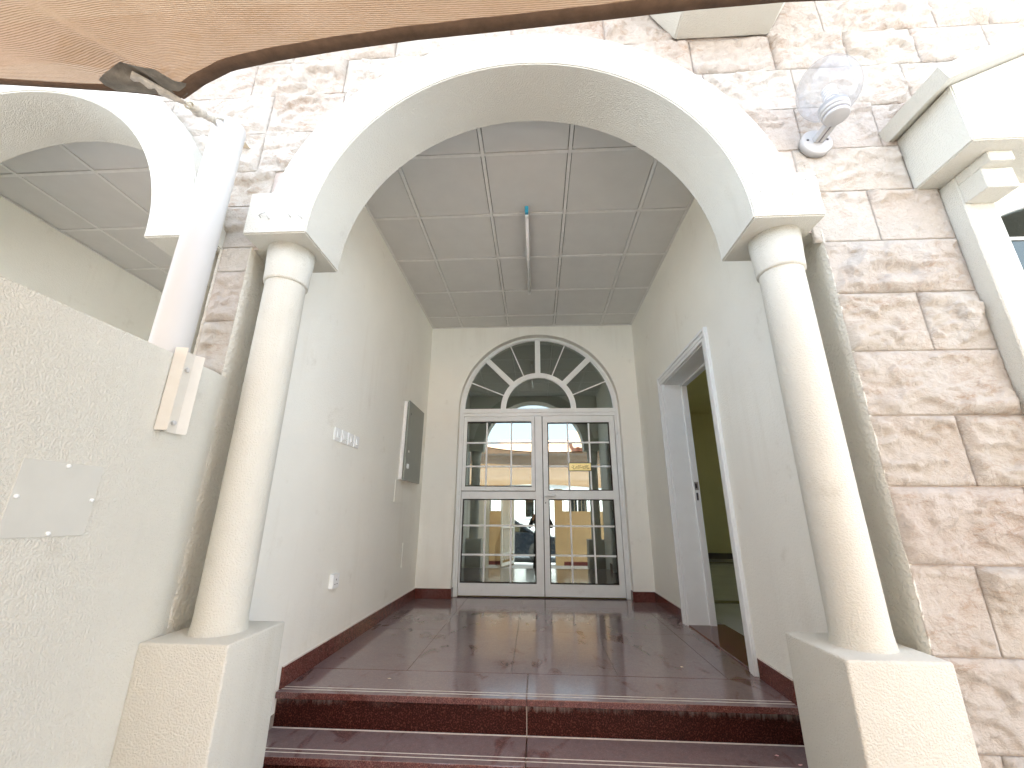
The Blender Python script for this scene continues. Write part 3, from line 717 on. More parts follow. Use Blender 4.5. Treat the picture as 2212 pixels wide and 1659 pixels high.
# ------------------------------------------------------------------ side door on the right
sdoor = H(boxes('side_door_frame', [(XR + .001, XR + .215, DY0 + .0005, DY0 + .018, .001, DZ - .018), (XR + .001, XR + .215, DY1 - .018, DY1 - .0005, .001, DZ - .018), (XR + .001, XR + .215, DY0 + .0005, DY1 - .0005, DZ - .018, DZ - .0005),
    (XR + .165, XR + .214, DY1 - .036, DY1 - .0182, .001, DZ - .036), (XR + .165, XR + .214, DY0 + .0182, DY0 + .036, .001, DZ - .036), (XR + .165, XR + .214, DY0 + .0182, DY1 - .0182, DZ - .036, DZ - .0182)], 'white_wood'))
plabel(sdoor, 'white wooden frame of the open side doorway')
def spart(o): o.parent = sdoor; return o
w = .085
for y0, y1, z0, z1 in ((DY1 - .012, DY1 - .012 + w, .001, DZ - .0121), (DY0 + .012 - w, DY0 + .012, .001, DZ - .0121), (DY0 + .012 - w, DY1 - .012 + w, DZ - .012, DZ - .012 + w)):
    bm = bmesh.new(); bm_box(bm, XR - .018, XR - .0005, y0, y1, z0, z1, .003)
    dy = (y1 - y0); dz = (z1 - z0)
    if dz > dy:
        oy = y1 if y0 > 3.4 else y0; sg = -1 if y0 > 3.4 else 1
        bm_box(bm, XR - .030, XR - .0182, min(oy, oy + sg * .026), max(oy, oy + sg * .026), z0, z1 + w - .0005, .004); bm_box(bm, XR - .024, XR - .0182, min(oy + sg * .032, oy + sg * .06), max(oy + sg * .032, oy + sg * .06), z0, z1, .002)
    else:
        bm_box(bm, XR - .030, XR - .0182, y0 + .0262, y1 - .0262, z1 - .026, z1, .004); bm_box(bm, XR - .024, XR - .0182, y0 + .027, y1 - .027, z1 - .06, z1 - .032, .002)
    spart(from_bm('architrave', bm, 'white_wood'))
spart(boxes('strike_plate', [(XR + .172, XR + .205, DY1 - .0375, DY1 - .0362, 1.09, 1.16)], 'wire')); spart(box('keep_slot', XR + .178, XR + .192, DY1 - .0385, DY1 - .0363, 1.105, 1.145, 'screw')); spart(box('keep_slot', XR + .178, XR + .194, DY1 - .0385, DY1 - .0363, 1.00, 1.065, 'screw'))
H(box('threshold', XR - .004, XR + .30, DY0 - .03, DY1 + .03, -.02, .012, 'granite_trim', None, .003))
# rooms behind
H(boxes('room_floor', [(XR + .301, 6.0, 2.3, 9.8, -.1, .004)], 'room_tile'))
H(boxes('room_floor_border', [(XR + .36, 5.7, 4.9, 5.05, .0045, .0065), (XR + .36, 5.7, 8.9, 9.05, .0045, .0065)], 'room_border'))
H(boxes('room_wall', [(XR + .201, 6.0, 9.8, 10.0, -.1, 3.2), (6.0, 6.2, 2.2, 6.0, -.1, 3.2), (6.0, 6.2, 7.5, 10.0, -.1, 3.2), (6.0, 6.2, 6.0, 7.5, -.1, .9), (6.0, 6.2, 6.0, 7.5, 2.2, 3.2), (XR + .201, 6.0, 2.1, 2.3, -.1, 3.2), (XR + .02, XR + .2, YB + .251, 9.8, -.1, 3.2), (XR + .201, 6.2, 2.1, 10.0, 3.2, 3.3)], 'olive_plaster'))  # unseen opening in the right-hand wall, added to let daylight into the room
H(box('added_daylight_pane', 6.08, 6.086, 6.0, 7.5, .9, 2.2, 'clear_glass'))  # glazes the invented opening that brightens the side room
H(boxes('room_skirting', [(XR + .201, 6.0, 9.785, 9.7995, .004, .12)], 'room_border'))
H(boxes('hall_shell', [(XL - .1, XR + .02, 9.0, 9.1, -.1, 3.3), (XL - .12, XL - .1, YB + .251, 9.1, -.1, 3.3), (XL - .1, XR + .019, YB + .251, 9.0, 3.25, 3.3), (XL - .1, XR + .019, YB + .251, 9.0, -.1, 0)], 'olive_plaster'))
H(boxes('outer_wall', [(CXL - 3.2, CXL - 3.0, 1.66, 10.3, GROUND, 4.05), (6.25, 6.45, 1.66, 5.4, GROUND, 4.05), (6.25, 6.45, 8.6, 10.3, GROUND, 4.05), (6.25, 6.45, 5.4, 8.6, GROUND, .85), (6.25, 6.45, 5.4, 8.6, 2.35, 4.05), (CXL - 3.0, 6.25, 10.05, 10.3, GROUND, 4.05), (5.2, 6.25, 1.66, 1.9, GROUND, 4.05)], 'stucco'))  # right side left open to feed daylight to the added room opening
H(box('roof_slab_with_added_eave', CXL - 3.2, 6.45, 1.12, 10.3, 4.051, 4.2, 'white_paint'))  # unseen; kept low for sun in the yard, front eave added to shade the facade

# ------------------------------------------------------------------ fittings inside the porch
def thing_mesh(root, o): return child_of(o, root)
for k, (y0, lab, rk) in enumerate([(2.640, 'white light switch nearest the left column, first in the row of four', .3), (2.745, 'white light switch with a wide rocker, second of four from the column', .6), (2.848, 'white light switch, third of four from the left column', .3), (2.944, 'white light switch farthest from the column, last in the row of four', .3)]):
    r_ = tag(empty('light_switch', (XL, y0 + .043, 1.375)), lab, 'light switch', 'row of four switches on the left porch wall')
    thing_mesh(r_, box('plate', XL + .0005, XL + .011, y0, y0 + .086, 1.332, 1.418, 'white_plastic', None, .003, 2))
    thing_mesh(r_, prism('rocker', [(XL + .0112, 1.352), (XL + .020, 1.356), (XL + .0125, 1.398), (XL + .0112, 1.398)], 1, y0 + .043 - .043 * rk, y0 + .043 + .043 * rk, 'white_plastic'))
r_ = tag(empty('wall_socket', (XL, 2.89, .40)), 'white switched socket outlet low on the left porch wall', 'socket')
thing_mesh(r_, box('plate', XL + .0005, XL + .030, 2.845, 2.931, .405, .491, 'white_plastic', None, .003, 2))
thing_mesh(r_, prism('rocker', [(XL + .0302, .462), (XL + .036, .464), (XL + .031, .483), (XL + .0302, .483)], 1, 2.905, 2.917, 'white_plastic'))
thing_mesh(r_, boxes('socket_hole', [(XL + .0296, XL + .0306, 2.884, 2.892, .452, .462), (XL + .0296, XL + .0306, 2.868, 2.878, .428, .434), (XL + .0296, XL + .0306, 2.898, 2.908, .428, .434)], 'screw'))
r_ = tag(empty('electrical_panel', (XL, 4.3, 1.185)), 'grey steel electrical cabinet high on the left porch wall', 'electrical panel')
thing_mesh(r_, box('cabinet', XL + .0005, XL + .034, 4.03, 4.575, 1.19, 1.975, 'foam', None, .003))
thing_mesh(r_, box('gap', XL + .0342, XL + .040, 4.038, 4.568, 1.196, 1.969, 'dark_gap'))
dr = thing_mesh(r_, box('cabinet_door', XL + .0402, XL + .060, 4.026, 4.58, 1.186, 1.98, 'grey_steel', None, .003, 2))
thing_mesh(r_, box('latch', XL + .0602, XL + .072, 4.075, 4.12, 1.30, 1.345, 'white_plastic', None, .002))
thing_mesh(r_, box('sticker', XL + .0601, XL + .0612, 4.09, 4.13, 1.46, 1.482, 'sticker'))
thing_mesh(r_, box('keyhole', XL + .0601, XL + .063, 4.085, 4.095, 1.84, 1.862, 'screw'))
def cover(name, lab, y0, y1, z0, z1):
    r = tag(empty(name, (XL, (y0 + y1) / 2, z0)), lab, 'cover plate', 'blank cover plates')
    thing_mesh(r, box('plate', XL + .0005, XL + .006, y0, y1, z0, z1, 'plaster', None, .001))
    for y in (y0 + .012, y1 - .012): thing_mesh(r, lathe('screw', [(.004, .006), (.004, .0075)], (XL, y, (z0 + z1) / 2), 'white_plastic', None, 0, 10))
cover('blank_plate', 'square blank cover plate right under the electrical cabinet', 3.958, 4.235, .977, 1.185); cover('blank_plate', 'blank cover plate low on the left wall near the corner', 4.345, 4.595, .368, .592)
r_ = tag(empty('blank_plate', (-1.167, YB, .386)), 'painted blank cover plate low on the back wall left of the door', 'cover plate', 'blank cover plates')
thing_mesh(r_, box('plate', -1.268, -1.066, YB - .004, YB - .0005, .386, .593, 'plaster', None, .001))
for x in (-1.255, -1.079): thing_mesh(r_, lathe('screw', [(.004, -.0055), (.004, -.004)], (x, YB, .49), 'white_plastic', None, 1, 10))
# fluorescent tube
r_ = tag(empty('tube_light', (-.05, 3.33, ZC)), 'bare fluorescent tube on a slim batten fixed to the ceiling', 'tube light')
thing_mesh(r_, box('batten', -.066, -.034, 2.72, 3.94, ZC - .046, ZC - .0005, 'white_steel', None, .003))
thing_mesh(r_, tube('tube', [(-.05, 2.745, ZC - .066), (-.05, 3.925, ZC - .066)], .013, 'tube_white', None, 14))
thing_mesh(r_, box('lamp_holder', -.063, -.037, 3.926, 3.942, ZC - .085, ZC - .0462, 'white_plastic', None, .002)); thing_mesh(r_, box('lamp_holder', -.063, -.037, 2.722, 2.744, ZC - .085, ZC - .0462, 'white_plastic', None, .002))
thing_mesh(r_, box('starter_cap', -.064, -.036, 2.690, 2.7198, ZC - .075, ZC - .012, 'blue_plastic', None, .004, 2))

# ------------------------------------------------------------------ globe lamp on the stone
lx, ly, lz = 1.362, 1.48, 2.590
lamp = tag(empty('wall_lamp', (1.370, Y_ST, 2.585)), 'white outdoor lamp with a clear egg shaped globe on the stone wall', 'wall lamp')
Lp = lambda o: child_of(o, lamp)
Lp(lathe('back_plate', [(.070, .0), (.072, -.028), (.066, -.034), (.0, -.0345)], (1.370, Y_ST - .001, 2.585), 'lamp_body', None, 1, 40))
bm = bmesh.new()
for dx in (-.013, .013): bm_prism(bm, [(1.370 + dx - .009, 2.572), (1.370 + dx + .009, 2.572), (1.370 + dx + .009, 2.598), (1.370 + dx - .009, 2.598)], 1, ly, Y_ST - .036)
Lp(from_bm('arm', bm, 'lamp_body')); Lp(box('arm_web', 1.366, 1.374, ly, Y_ST - .036, 2.575, 2.590, 'lamp_rubber'))
Lp(lathe('cup', [(.0, -.024), (.046, -.024), (.050, -.020), (.050, -.010)], (lx, ly, lz), 'lamp_body', None, 2, 40)); Lp(lathe('seal', [(.048, -.0098), (.048, -.004)], (lx, ly, lz), 'lamp_rubber', None, 2, 40))
Lp(lathe('cup_rim', [(.050, -.0038), (.055, .000), (.055, .008), (.054, .0085)], (lx, ly, lz), 'lamp_body', None, 2, 40)); Lp(lathe('seal', [(.052, .0087), (.052, .013)], (lx, ly, lz), 'lamp_rubber', None, 2, 40))
Lp(lathe('cup_neck', [(.055, .0132), (.057, .020), (.056, .046), (.048, .050)], (lx, ly, lz), 'lamp_body', None, 2, 40))
gz = lz + .035; prof = []
for k in range(25):
    a = -math.pi / 2 + .42 + (math.pi - .42) * k / 24; rr = math.cos(a)
    prof.append((max(.0005, .124 * rr * (1 - .10 * math.sin(a))), .128 + .142 * math.sin(a)))
Lp(lathe('globe', prof, (lx, ly, gz - .005), 'globe_glass', None, 2, 48))
Lp(lathe('bulb_base', [(.022, .05), (.026, .056), (.026, .075), (.024, .078)], (lx, ly, lz), 'white_plastic', None, 2, 24))
hel = [(lx + .024 * math.cos(t), ly + .024 * math.sin(t), lz + .082 + .0026 * t) for t in [k * .35 for k in range(72)]]
Lp(tube('bulb_coil', hel, .0055, 'tube_white', None, 8))
for dx in (-.046, .046): Lp(lathe('screw', [(.006, -.037), (.006, -.0352)], (1.370 + dx, Y_ST, 2.592), 'screw', None, 1, 10))

# ------------------------------------------------------------------ dividing wall, cover plate, post
PW = -1.368
bm = bmesh.new()
prof = [(PW, -2.5), (PW, .0), (PW, .8), (PW, 1.3), (PW, 1.56), (PW, 1.600), (PW - .004, 1.625), (PW - .010, 1.650), (PW - .013, 1.700), (PW - .18, 1.700), (PW - .18, -2.5)]
zs_ = [GROUND, 0, .5, 1.0, 1.30, 1.434, 1.443, 1.4457]; rows = []
for z in zs_:
    ins = .010 if z > 1.444 else (.003 if z > 1.440 else 0)
    rows.append([bm.verts.new((x - (ins if x == PW or x > PW - .03 else 0) + .0035 * noise.noise(Vector((y * 3, z * 3, 2))) * (1 if x > PW - .03 else 0), y, z + (.002 * noise.noise(Vector((y * 6, 9, 2))) if z > 1.44 else 0))) for x, y in prof])
for a, b in zip(rows, rows[1:]):
    for k in range(len(prof)): bm.faces.new((a[k], a[(k + 1) % len(prof)], b[(k + 1) % len(prof)], b[k]))
bm.faces.new(rows[-1]); bm.faces.new(rows[0][::-1])
pw = from_bm('dividing_wall', bm, 'stucco'); smooth_by_angle(pw, 35)
tag(pw, 'low cream stucco wall dividing the two porches on the left', 'wall')
jb = tag(empty('junction_cover', (PW, 1.145, .795)), 'square grey cover plate with four screws on the dividing wall', 'cover plate')
jo = child_of(box('plate', -.002, .0035, 1.036, 1.252, .797, 1.001, 'cover_paint', None, .001), jb); jo.location.x = PW
for y, z in ((1.048, .903), (1.148, .992), (1.243, .899), (1.151, .806)):
    child_of(lathe('screw', [(.0055, .0), (.0055, .005), (.004, .008)], (PW + .002, y, z), 'white_plastic', None, 0, 12), jb)
pole = tag(empty('shade_post', (-1.440, 1.433, 1.0)), 'round white steel post of the shade sail rising behind the dividing wall', 'post')
Pp = lambda o: child_of(o, pole)
px_, py_ = -1.440, 1.433
po = lathe('pole', [(.066, 1.0), (.066, 2.612), (.064, 2.622), (.030, 2.640), (.004, 2.643)], (px_, py_, 0), 'white_steel', None, 2, 48); smooth_by_angle(po, 40); Pp(po)
# slot in front of the wall: hat channel that clamps the post
bm = bmesh.new(); th = .004
pr = [(PW + .0045, 1.383), (PW + .0465, 1.392), (PW + .0465, 1.396), (PW + .010, 1.424), (PW + .010, 1.470), (PW + .030, 1.497), (PW + .026, 1.500), (PW + .0045, 1.474), (PW + .0045, 1.420), (PW + .036, 1.396), (PW + .0045, 1.389)]
bm_prism(bm, pr, 2, 1.148, 1.466); ch = from_bm('clamp_channel', bm, 'cream_steel'); Pp(ch)
for z in (1.395, 1.185): Pp(lathe('bolt', [(.010, .010), (.010, .018), (.007, .020)], (PW, 1.447, z), 'white_steel', None, 0, 6, False))
an = tag(prism('steel_angle', [(-1.568, 2.815), (-1.572, 2.735), (-1.505, 2.722), (-1.512, 2.728), (-1.560, 2.741)], 1, Y_ST - .05, Y_ST - .004, 'galvanised'), 'short rusty steel angle fixed to the stone beside the white post', 'bracket')

# ------------------------------------------------------------------ shade sail
EDGE = [(-4.2, 1.12, 2.40), (-3.4, .99, 2.35), (-2.6, .955, 2.33), (-1.90, .98, 2.329), (-1.66, 1.0, 2.320), (-1.50, 1.022, 2.322), (-1.39, 1.046, 2.330), (-1.301, 1.076, 2.340), (-1.235, 1.048, 2.336), (-1.172, 1.02, 2.330), (-1.024, .965, 2.310), (-.832, .925, 2.285), (-.592, .887, 2.2576), (-.347, .86, 2.241), (-.064, .84, 2.2265), (.204, .826, 2.2236), (.46, .815, 2.226), (.71, .81, 2.227), (1.2, .83, 2.245), (1.8, .90, 2.30), (2.3, 1.0, 2.38)]
CUSP = Vector((-1.301, 1.076, 2.340))
def edge_at(x):
    for (a, b) in zip(EDGE, EDGE[1:]):
        if a[0] <= x <= b[0]:
            t = (x - a[0]) / (b[0] - a[0]); return Vector((x, a[1] + (b[1] - a[1]) * t, a[2] + (b[2] - a[2]) * t))
    return Vector(EDGE[0] if x < EDGE[0][0] else EDGE[-1])
def sail_pt(x, v):
    e = edge_at(x); back = Vector((x * 1.02, -2.62 + .10 * math.cos(x * 1.3), 1.70 + .05 * math.cos(x * 1.3)))
    p = e.lerp(back, v); p.z -= .05 * math.sin(math.pi * min(1, v))
    dx, dy = p.x - CUSP.x, CUSP.y - p.y; d = math.hypot(dx, dy) + 1e-6; a = math.atan2(dx, dy)
    fold = .045 * math.exp(-((a + .55) / .22) ** 2) - .030 * math.exp(-((a + .98) / .22) ** 2) + .010 * math.sin(a * 8) 
    p.z += fold * min(1, d / .12) * math.exp(-d / .75) * min(1, v * 26)
    return p
xs_s = []; x = -4.2
while x < 2.3:
    xs_s.append(x); x += .018 if -2.1 < x < -.8 else .05
xs_s.append(2.3)
vs_s = [0, .004, .008, .013, .018, .024, .030, .037, .045, .054, .064, .076, .09, .106, .125, .15, .18, .22, .28, .35, .43, .52, .62, .72, .82, .9, 1.0]
V = [sail_pt(x, v) for v in vs_s for x in xs_s]; nX = len(xs_s)
F = [(j * nX + i, j * nX + i + 1, (j + 1) * nX + i + 1, (j + 1) * nX + i) for j in range(len(vs_s) - 1) for i in range(nX - 1)]
sail = tag(empty('shade_sail', tuple(CUSP)), 'brown woven shade sail stretched over the entrance from a white post', 'shade sail')
Sp = lambda o: child_of(o, sail)
cv = mesh_obj('canopy', V, F, 'sail_cloth', None, True)
uvl = cv.data.uv_layers.new(name='UVMap')
for lp in cv.data.loops:
    i = lp.vertex_index; uvl.data[lp.index].uv = (V[i].x, -V[i].y + .35 * math.exp(-abs(V[i].x - CUSP.x) * 1.2) * 0)
Sp(cv)
def strip(name, xa, xb, w, off, mat, n):
    bm = bmesh.new(); rows = []
    for k in range(n + 1):
        x = xa + (xb - xa) * k / n; e = edge_at(x); t = (edge_at(x + .01) - edge_at(x - .01)).normalized()
        inn = (sail_pt(x, .05) - e).normalized(); inn = (inn - t * inn.dot(t)).normalized(); nn = t.cross(inn).normalized()
        if nn.z > 0: nn = -nn
        ww = w * (1 + .06 * noise.noise(Vector((x * 9, 3, 1))))
        rows.append([bm.verts.new(e + inn * a * ww + nn * (off * b)) for a, b in ((-.12, .2), (.0, 1.0), (.5, 1.35), (1.0, 1.0), (1.0, .2))])
    for a, b in zip(rows, rows[1:]):
        for k in range(4): bm.faces.new((a[k], a[k + 1], b[k + 1], b[k]))
    return Sp(from_bm(name, bm, mat, None, True))
strip('hem', CUSP.x + .004, 2.3, .042, .006, 'hem', 110); strip('hem', -4.2, CUSP.x - .004, .026, .006, 'hem', 90)
def on_sail(x, y, off):
    """point of the canopy underside below (x, y)"""
    e = edge_at(x); lo, hi = 0.0, 1.0
    for _ in range(30):
        md = (lo + hi) / 2
        if sail_pt(x, md).y > y: lo = md
        else: hi = md
    p = sail_pt(x, lo); return Vector((p.x, p.y, p.z - off))
out_ = [(-1.512, .994), (-1.494, .960), (-1.455, .942), (-1.40, .932), (-1.342, .928), (-1.29, .950), (-1.255, .995), (-1.218, 1.014), (-1.262, 1.055), (-1.301, 1.070), (-1.36, 1.048), (-1.43, 1.032), (-1.495, 1.020)]
bm = bmesh.new(); cpt = (-1.345, 1.005); rings = []
for s_ in (1, .75, .5, .25, .08):
    rings.append([bm.verts.new(on_sail(cpt[0] + (a - cpt[0]) * s_, cpt[1] + (b - cpt[1]) * s_, .006 + .005 * abs(noise.noise(Vector((a * 25 * s_, b * 25, 1)))))) for a, b in out_])
for a, b in zip(rings, rings[1:]):
    for k in range(len(out_)): bm.faces.new((a[k], a[(k + 1) % len(out_)], b[(k + 1) % len(out_)], b[k]))
bm.faces.new(rings[-1]); Sp(from_bm('corner_patch', bm, 'patch_cloth', None, True))
bm = bmesh.new(); pts = []
p0, p1 = on_sail(-1.392, .968, .013), Vector((-1.300, 1.092, 2.332)); tdir = (p1 - p0).normalized(); sd2 = tdir.cross(Vector((0, 0, 1))).normalized()
rows = []
for k in range(13):
    t = k / 12; c = p0.lerp(p1, t); wd = .026 * (1 - .62 * t ** 2.2); up_ = Vector((0, 0, -.004 - .003 * math.sin(k * 2.1)))
    rows.append([bm.verts.new(c - sd2 * wd), bm.verts.new(c - sd2 * wd * .4 + up_), bm.verts.new(c + sd2 * wd * .4 + up_ * 1.3), bm.verts.new(c + sd2 * wd), bm.verts.new(c + Vector((0, 0, .004)))])
for a, b in zip(rows, rows[1:]):
    for k in range(5): bm.faces.new((a[k], a[(k + 1) % 5], b[(k + 1) % 5], b[k]))
Sp(from_bm('webbing_strap', bm, 'webbing', None, True))
sh0 = Vector((-1.301, 1.092, 2.334)); q0 = Vector((-1.312, 1.125, 2.362)); q1 = Vector((-1.375, 1.272, 2.480)); eA = Vector((-1.470, 1.385, 2.588)); eB = Vector((-1.432, 1.385, 2.618))
ax_ = (q1 - q0).normalized(); s1 = ax_.orthogonal().normalized(); s2 = ax_.cross(s1)
for ph in (0, 1):
    c = sh0.lerp(q0, .5); a_ = s1 if ph == 0 else s2
    Sp(tube('shackle', [sh0 - ax_ * .004 + a_ * 0] + [c + ax_ * (.026 * math.cos(t)) * -1 + a_ * (.014 * math.sin(t)) for t in [k * 2 * math.pi / 16 for k in range(17)]], .0038, 'galvanised', None, 8))
path = []; rad = []
for k in range(19):
    t = k / 18; path.append(q0.lerp(q1, t) + s1 * .003 * math.sin(t * 17)); rad.append((.0165 + .0035 * math.sin(t * 30) + .004 * math.sin(t * 7)) * (1 if k < 17 else .75))
Sp(tube('wrapped_rope', path, rad, 'webbing', None, 12))
for e_ in (eA, eB): Sp(tube('rope_end', [q1 - ax_ * .02, q1.lerp(e_, .35) + s1 * .008, q1.lerp(e_, .75), e_], [.012, .0085, .007, .0065], 'webbing', None, 10))
Sp(tube('knot', [q1 - ax_ * .035 - s2 * .014, q1 - ax_ * .01 + s2 * .012, q1 + ax_ * .012 - s2 * .006, q1 + ax_ * .02 + s2 * .010], [.007, .012, .011, .006], 'webbing', None, 10))

# ------------------------------------------------------------------ yard boundary, gate, street and house opposite (seen in the door glass)
YW = -2.62
def wall_seg(x0, x1, lab, pil):
    r = tag(empty('boundary_wall', ((x0 + x1) / 2, YW, GROUND)), lab, 'wall', 'boundary walls along the street')
    child_of(box('wall_panel', x0, x1, YW - .10, YW + .06, GROUND - .1, .99, 'tan_paint'), r)
    child_of(box('plinth', x0, x1, YW + .0605, YW + .075, GROUND, GROUND + .10, 'maroon_paint'), r)
    for a, b in pil: child_of(box('pillar', a, b, YW - .16, YW + .09, GROUND - .1, 1.62, 'tan_paint'), r)
    x = x0 + .06
    while x < x1:
        if not any(a - .02 < x < b + .02 for a, b in pil): child_of(box('fence_bar', x - .008, x + .008, YW - .03, YW - .014, .992, 1.56, 'bar_paint'), r)
        x += .105
    child_of(box('fence_rail', x0, x1, YW - .035, YW - .012, 1.50, 1.53, 'bar_paint'), r)
wall_seg(.53, 7.5, 'tan boundary wall with fence bars to the right of the gate opening, seen in the glass', [(.53, .76), (3.6, 3.85)])
wall_seg(-7.5, -.66, 'tan boundary wall to the left of the gate opening, seen in the glass', [(-.98, -.66), (-4.0, -3.75)])
gt = tag(empty('gate', (-.66, YW + .07, GROUND), R(107)), 'white ornamental metal gate leaf standing open into the yard', 'gate')
GW = .98
boxes('frame', [(0, .05, -.02, .02, .05, 2.05), (GW - .05, GW, -.02, .02, .05, 2.05), (.05, GW - .05, -.02, .02, .05, .13), (.05, GW - .05, -.02, .02, 1.0, 1.07), (.05, GW - .05, -.02, .02, 1.98, 2.05), (.05, GW - .05, -.02, .02, .33, .37)], 'gate_paint', gt)
for k in range(9):
    xg = .1 + k * .0975
    box('bar', xg - .012, xg + .012, -.01, .01, .37, 1.0, 'gate_paint', gt); box('bar', xg - .012, xg + .012, -.01, .01, 1.07, 1.98, 'gate_paint', gt)
for k in range(5):
    c = Vector((.14 + k * .175, 0, .23)); tube('scroll', [c + Vector((.07 * (1 - t / 9) * math.cos(t), 0, .07 * (1 - t / 9) * math.sin(t))) for t in [q * .5 for q in range(14)]], .010, 'gate_paint', gt, 6)
# car
car = tag(empty('parked_car', (-1.25, -5.3, GROUND - .13)), 'dark glossy car parked in the street, reflected in the door glass', 'car')
prof = [(-2.2, .28), (-2.25, .55), (-2.15, .78), (-1.4, .92), (1.15, .92), (1.95, .78), (2.22, .62), (2.25, .30), (1.9, .24), (-1.9, .24)]
bm = bmesh.new(); bm_prism(bm, prof, 1, -.86, .86); bmesh.ops.bevel(bm, geom=list(bm.edges), offset=.06, segments=3, affect='EDGES'); smooth_by_angle(from_bm('body', bm, 'car_paint', car), 40)
bm = bmesh.new(); bm_prism(bm, [(-1.75, .90), (-1.05, 1.40), (.35, 1.42), (1.2, .90)], 1, -.74, .74); bmesh.ops.bevel(bm, geom=list(bm.edges), offset=.05, segments=3, affect='EDGES'); smooth_by_angle(from_bm('cabin', bm, 'car_paint', car), 40)
for y0, y1 in ((.735, .748), (-.748, -.735)):
    for pl in ([(-1.5, .94), (-.98, 1.33), (-.42, 1.35), (-.42, .94)], [(-.36, .94), (-.36, 1.35), (.30, 1.35), (.98, .94)]): prism('side_window', pl, 1, y0, y1, 'car_glass', car)
for wx_ in (1.30, -1.35):
    for wy in (.80, -.80):
        sg = 1 if wy > 0 else -1
        tw = lathe('wheel', [(.20, -.10), (.31, -.10), (.325, -.07), (.325, .07), (.31, .10), (.20, .10)], (wx_, wy, .325), 'rubber', car, 1, 28); 
        rm = lathe('rim', [(.205, .06 * sg), (.20, .095 * sg), (.06, .09 * sg), (.05, .11 * sg)], (wx_, wy, .325), 'rim', tw, 1, 20)
for sg in (1, -1):
    box('headlight', 2.08, 2.225, sg * .62 - .16, sg * .62 + .16, .58, .70, 'headlight', car, .02); box('tail_light', -2.262, -2.20, sg * .62 - .14, sg * .62 + .14, .58, .72, 'maroon_paint', car, .01); box('door_handle', -.55, -.40, sg * .86 - .015, sg * .86 + .015, .80, .825, 'rim', car, .005)
# house opposite
oh = tag(empty('opposite_house', (0, -11.5, GROUND - .13)), 'pale house with terracotta tiled roof across the street, reflected in the glass', 'house')
O = lambda o: child_of(o, oh)
O(box('wall', -9, 9, -16, -11.5, GROUND - .15, 3.85, 'white_paint')); O(box('cornice', -9.1, 9.1, -11.5, -11.38, 2.35, 2.6, 'cream_steel'))
def tiles(nm, x0, x1, ya, za, yb, zb):
    nx = int((x1 - x0) / .05); ny = 40; V = []; F = []
    for j in range(ny + 1):
        for i in range(nx + 1):
            t = j / ny; x = x0 + (x1 - x0) * i / nx
            V.append((x, ya + (yb - ya) * t, za + (zb - za) * t + .05 * abs(math.sin(x * 11)) - .05 * ((t * 12) % 1.0)))
    for j in range(ny):
        for i in range(nx): F.append((j * (nx + 1) + i, j * (nx + 1) + i + 1, (j + 1) * (nx + 1) + i + 1, (j + 1) * (nx + 1) + i))
    O(mesh_obj(nm, V, F, 'terracotta'))
tiles('roof', -2.1, 9.2, -11.1, 3.85, -14.2, 5.08); tiles('roof', 1.9, 5.2, -11.0, 4.15, -13.6, 5.5); tiles('roof', -9.2, -2.1, -11.1, 3.85, -13, 4.6)
for x0 in (-3.2, -.55, 1.6):
    wq = O(box('window', x0, x0 + .9, -11.49, -11.47, .8, 2.1, 'window_glass')); boxes_ = [(x0 - .06, x0, -11.499, -11.44, .74, 2.16), (x0 + .9, x0 + .96, -11.499, -11.44, .74, 2.16), (x0, x0 + .9, -11.499, -11.44, 2.1, 2.16), (x0, x0 + .9, -11.499, -11.44, .74, .8), (x0 + .42, x0 + .48, -11.4695, -11.45, .8, 2.1)]
    f_ = boxes('frame', boxes_, 'white_aluminium'); f_.parent = wq

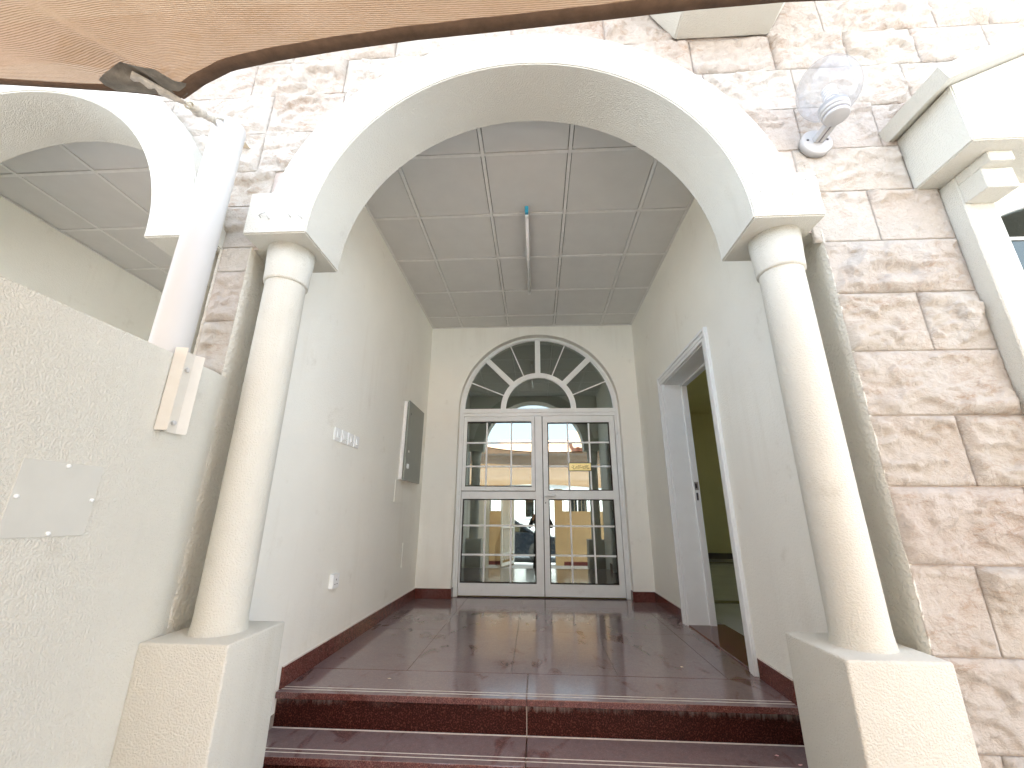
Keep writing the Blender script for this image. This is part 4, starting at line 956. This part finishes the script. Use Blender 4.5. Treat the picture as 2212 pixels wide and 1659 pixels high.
# ------------------------------------------------------------------ person taking the picture
def person():
    root = tag(empty('person', (.10, -.36, GROUND)), 'person in dark clothes holding up a phone, seen only in the door glass', 'person')
    J = {}; E_ = []; Rr = {}
    def j(n, p, r, par=None):
        J[n] = (Vector(p), r, par)
    j('pelvis', (.10, -.40, .40), .15); j('waist', (.10, -.40, .56), .135, 'pelvis'); j('chest', (.10, -.39, .72), .155, 'waist'); j('neckb', (.09, -.38, .85), .085, 'chest'); j('neck', (.08, -.36, .90), .052, 'neckb')
    j('head0', (.07, -.33, .965), .072, 'neck'); j('head1', (.065, -.325, 1.035), .085, 'head0'); j('head2', (.065, -.335, 1.10), .066, 'head1')
    for s_, n in ((1, 'r'), (-1, 'l')):
        j('sh' + n, (.10 + s_ * .17, -.38, .80), .072, 'chest'); j('el' + n, (.10 + s_ * .27, -.27, .60), .050, 'sh' + n); j('wr' + n, (.02 + s_ * .085, -.085, .80), .032, 'el' + n); j('pa' + n, (.01 + s_ * .062, -.055, .845), .030, 'wr' + n)
        j('hip' + n, (.10 + s_ * .085, -.40, .34), .105, 'pelvis'); j('kn' + n, (.10 + s_ * .10, -.38, -.02), .070, 'hip' + n); j('an' + n, (.10 + s_ * .11, -.41, -.40), .045, 'kn' + n); j('to' + n, (.10 + s_ * .13, -.27, -.435), .034, 'an' + n)
        for k, (dz, ln) in enumerate(((.030, .042), (.012, .050), (-.006, .047), (-.024, .038))):
            j('f%d%s' % (k, n), (.0 + s_ * .064, -.030, .855 + dz), .0095, 'pa' + n); j('g%d%s' % (k, n), (.0 + s_ * (.064 - ln * .55), -.024, .857 + dz), .008, 'f%d%s' % (k, n))
        j('t0' + n, (.0 + s_ * .055, -.060, .872), .011, 'pa' + n); j('t1' + n, (.0 + s_ * .030, -.056, .884), .009, 't0' + n)
    names = list(J); idx = {n: i for i, n in enumerate(names)}
    me = bpy.data.meshes.new('body'); me.from_pydata([J[n][0] for n in names], [(idx[n], idx[J[n][2]]) for n in names if J[n][2]], [])
    o = bpy.data.objects.new('body', me); COL.objects.link(o)
    md = o.modifiers.new('skin', 'SKIN'); sv = me.skin_vertices[0].data
    for n in names: sv[idx[n]].radius = (J[n][1], J[n][1] * (.72 if n in ('pelvis', 'waist', 'chest') else 1)); sv[idx[n]].use_root = n == 'pelvis'
    sb = o.modifiers.new('sub', 'SUBSURF'); sb.levels = 2; sb.render_levels = 2
    dg = bpy.context.evaluated_depsgraph_get(); dg.update(); nm = bpy.data.meshes.new_from_object(o.evaluated_get(dg)); bpy.data.objects.remove(o)
    nm.materials.clear(); nm.materials.append(MATS['black_cloth']); nm.materials.append(MATS['skin'])
    for p in nm.polygons:
        c = p.center; p.use_smooth = True
        p.material_index = 1 if (c.z > .91 or (c.y > -.085 and c.z > .7)) else 0
    b = bpy.data.objects.new('body', nm); COL.objects.link(b); child_of(b, root)
    bm = bmesh.new(); bmesh.ops.create_uvsphere(bm, u_segments=20, v_segments=14, radius=1)
    for v in bm.verts:
        v.co = Vector((.065 + v.co.x * .098, -.348 + v.co.y * .105, 1.055 + v.co.z * .105))
        if v.co.y > -.30 and v.co.z < 1.10: v.co.y = -.32
    child_of(from_bm('hair', bm, 'hair', None, True), root)
    fx, fy = .065, -.240
    child_of(tube('nose', [(fx, fy - .01, 1.045), (fx, fy + .012, 1.015), (fx, fy, 1.008)], [.007, .012, .010], 'skin', None, 8), root)
    for s_ in (1, -1):
        bm = bmesh.new(); bmesh.ops.create_uvsphere(bm, u_segments=10, v_segments=8, radius=.010, matrix=Matrix.Translation((fx + s_ * .03, fy - .008, 1.042))); child_of(from_bm('eye', bm, 'screw', None, True), root)
    child_of(box('mouth', fx - .02, fx + .02, fy - .012, fy - .002, .978, .984, 'maroon_paint', None, .002), root)
    # skirt of the long dark garment
    bm = bmesh.new(); bm_lathe(bm, [(.15, .52), (.17, .40), (.18, .10), (.19, -.20), (.20, -.33)], (.10, -.395, 0), 2, 28)
    for v in bm.verts: v.co.y = -.395 + (v.co.y + .395) * .68
    child_of(from_bm('long_garment', bm, 'black_cloth', None, True), root)
    ph = tag(empty('mobile_phone', (0, -.02, .79)), 'dark mobile phone held up in both hands', 'phone')
    child_of(box('phone_body', -.036, .036, -.022, -.013, .785, .935, 'phone', None, .004, 2), ph); child_of(box('screen', -.033, .033, -.0235, -.0222, .79, .93, 'black_frame'), ph)
    child_of(lathe('camera_lens', [(.006, -.013), (.006, -.0115)], (.024, 0, .92), 'screw', None, 1, 12), ph)
person()
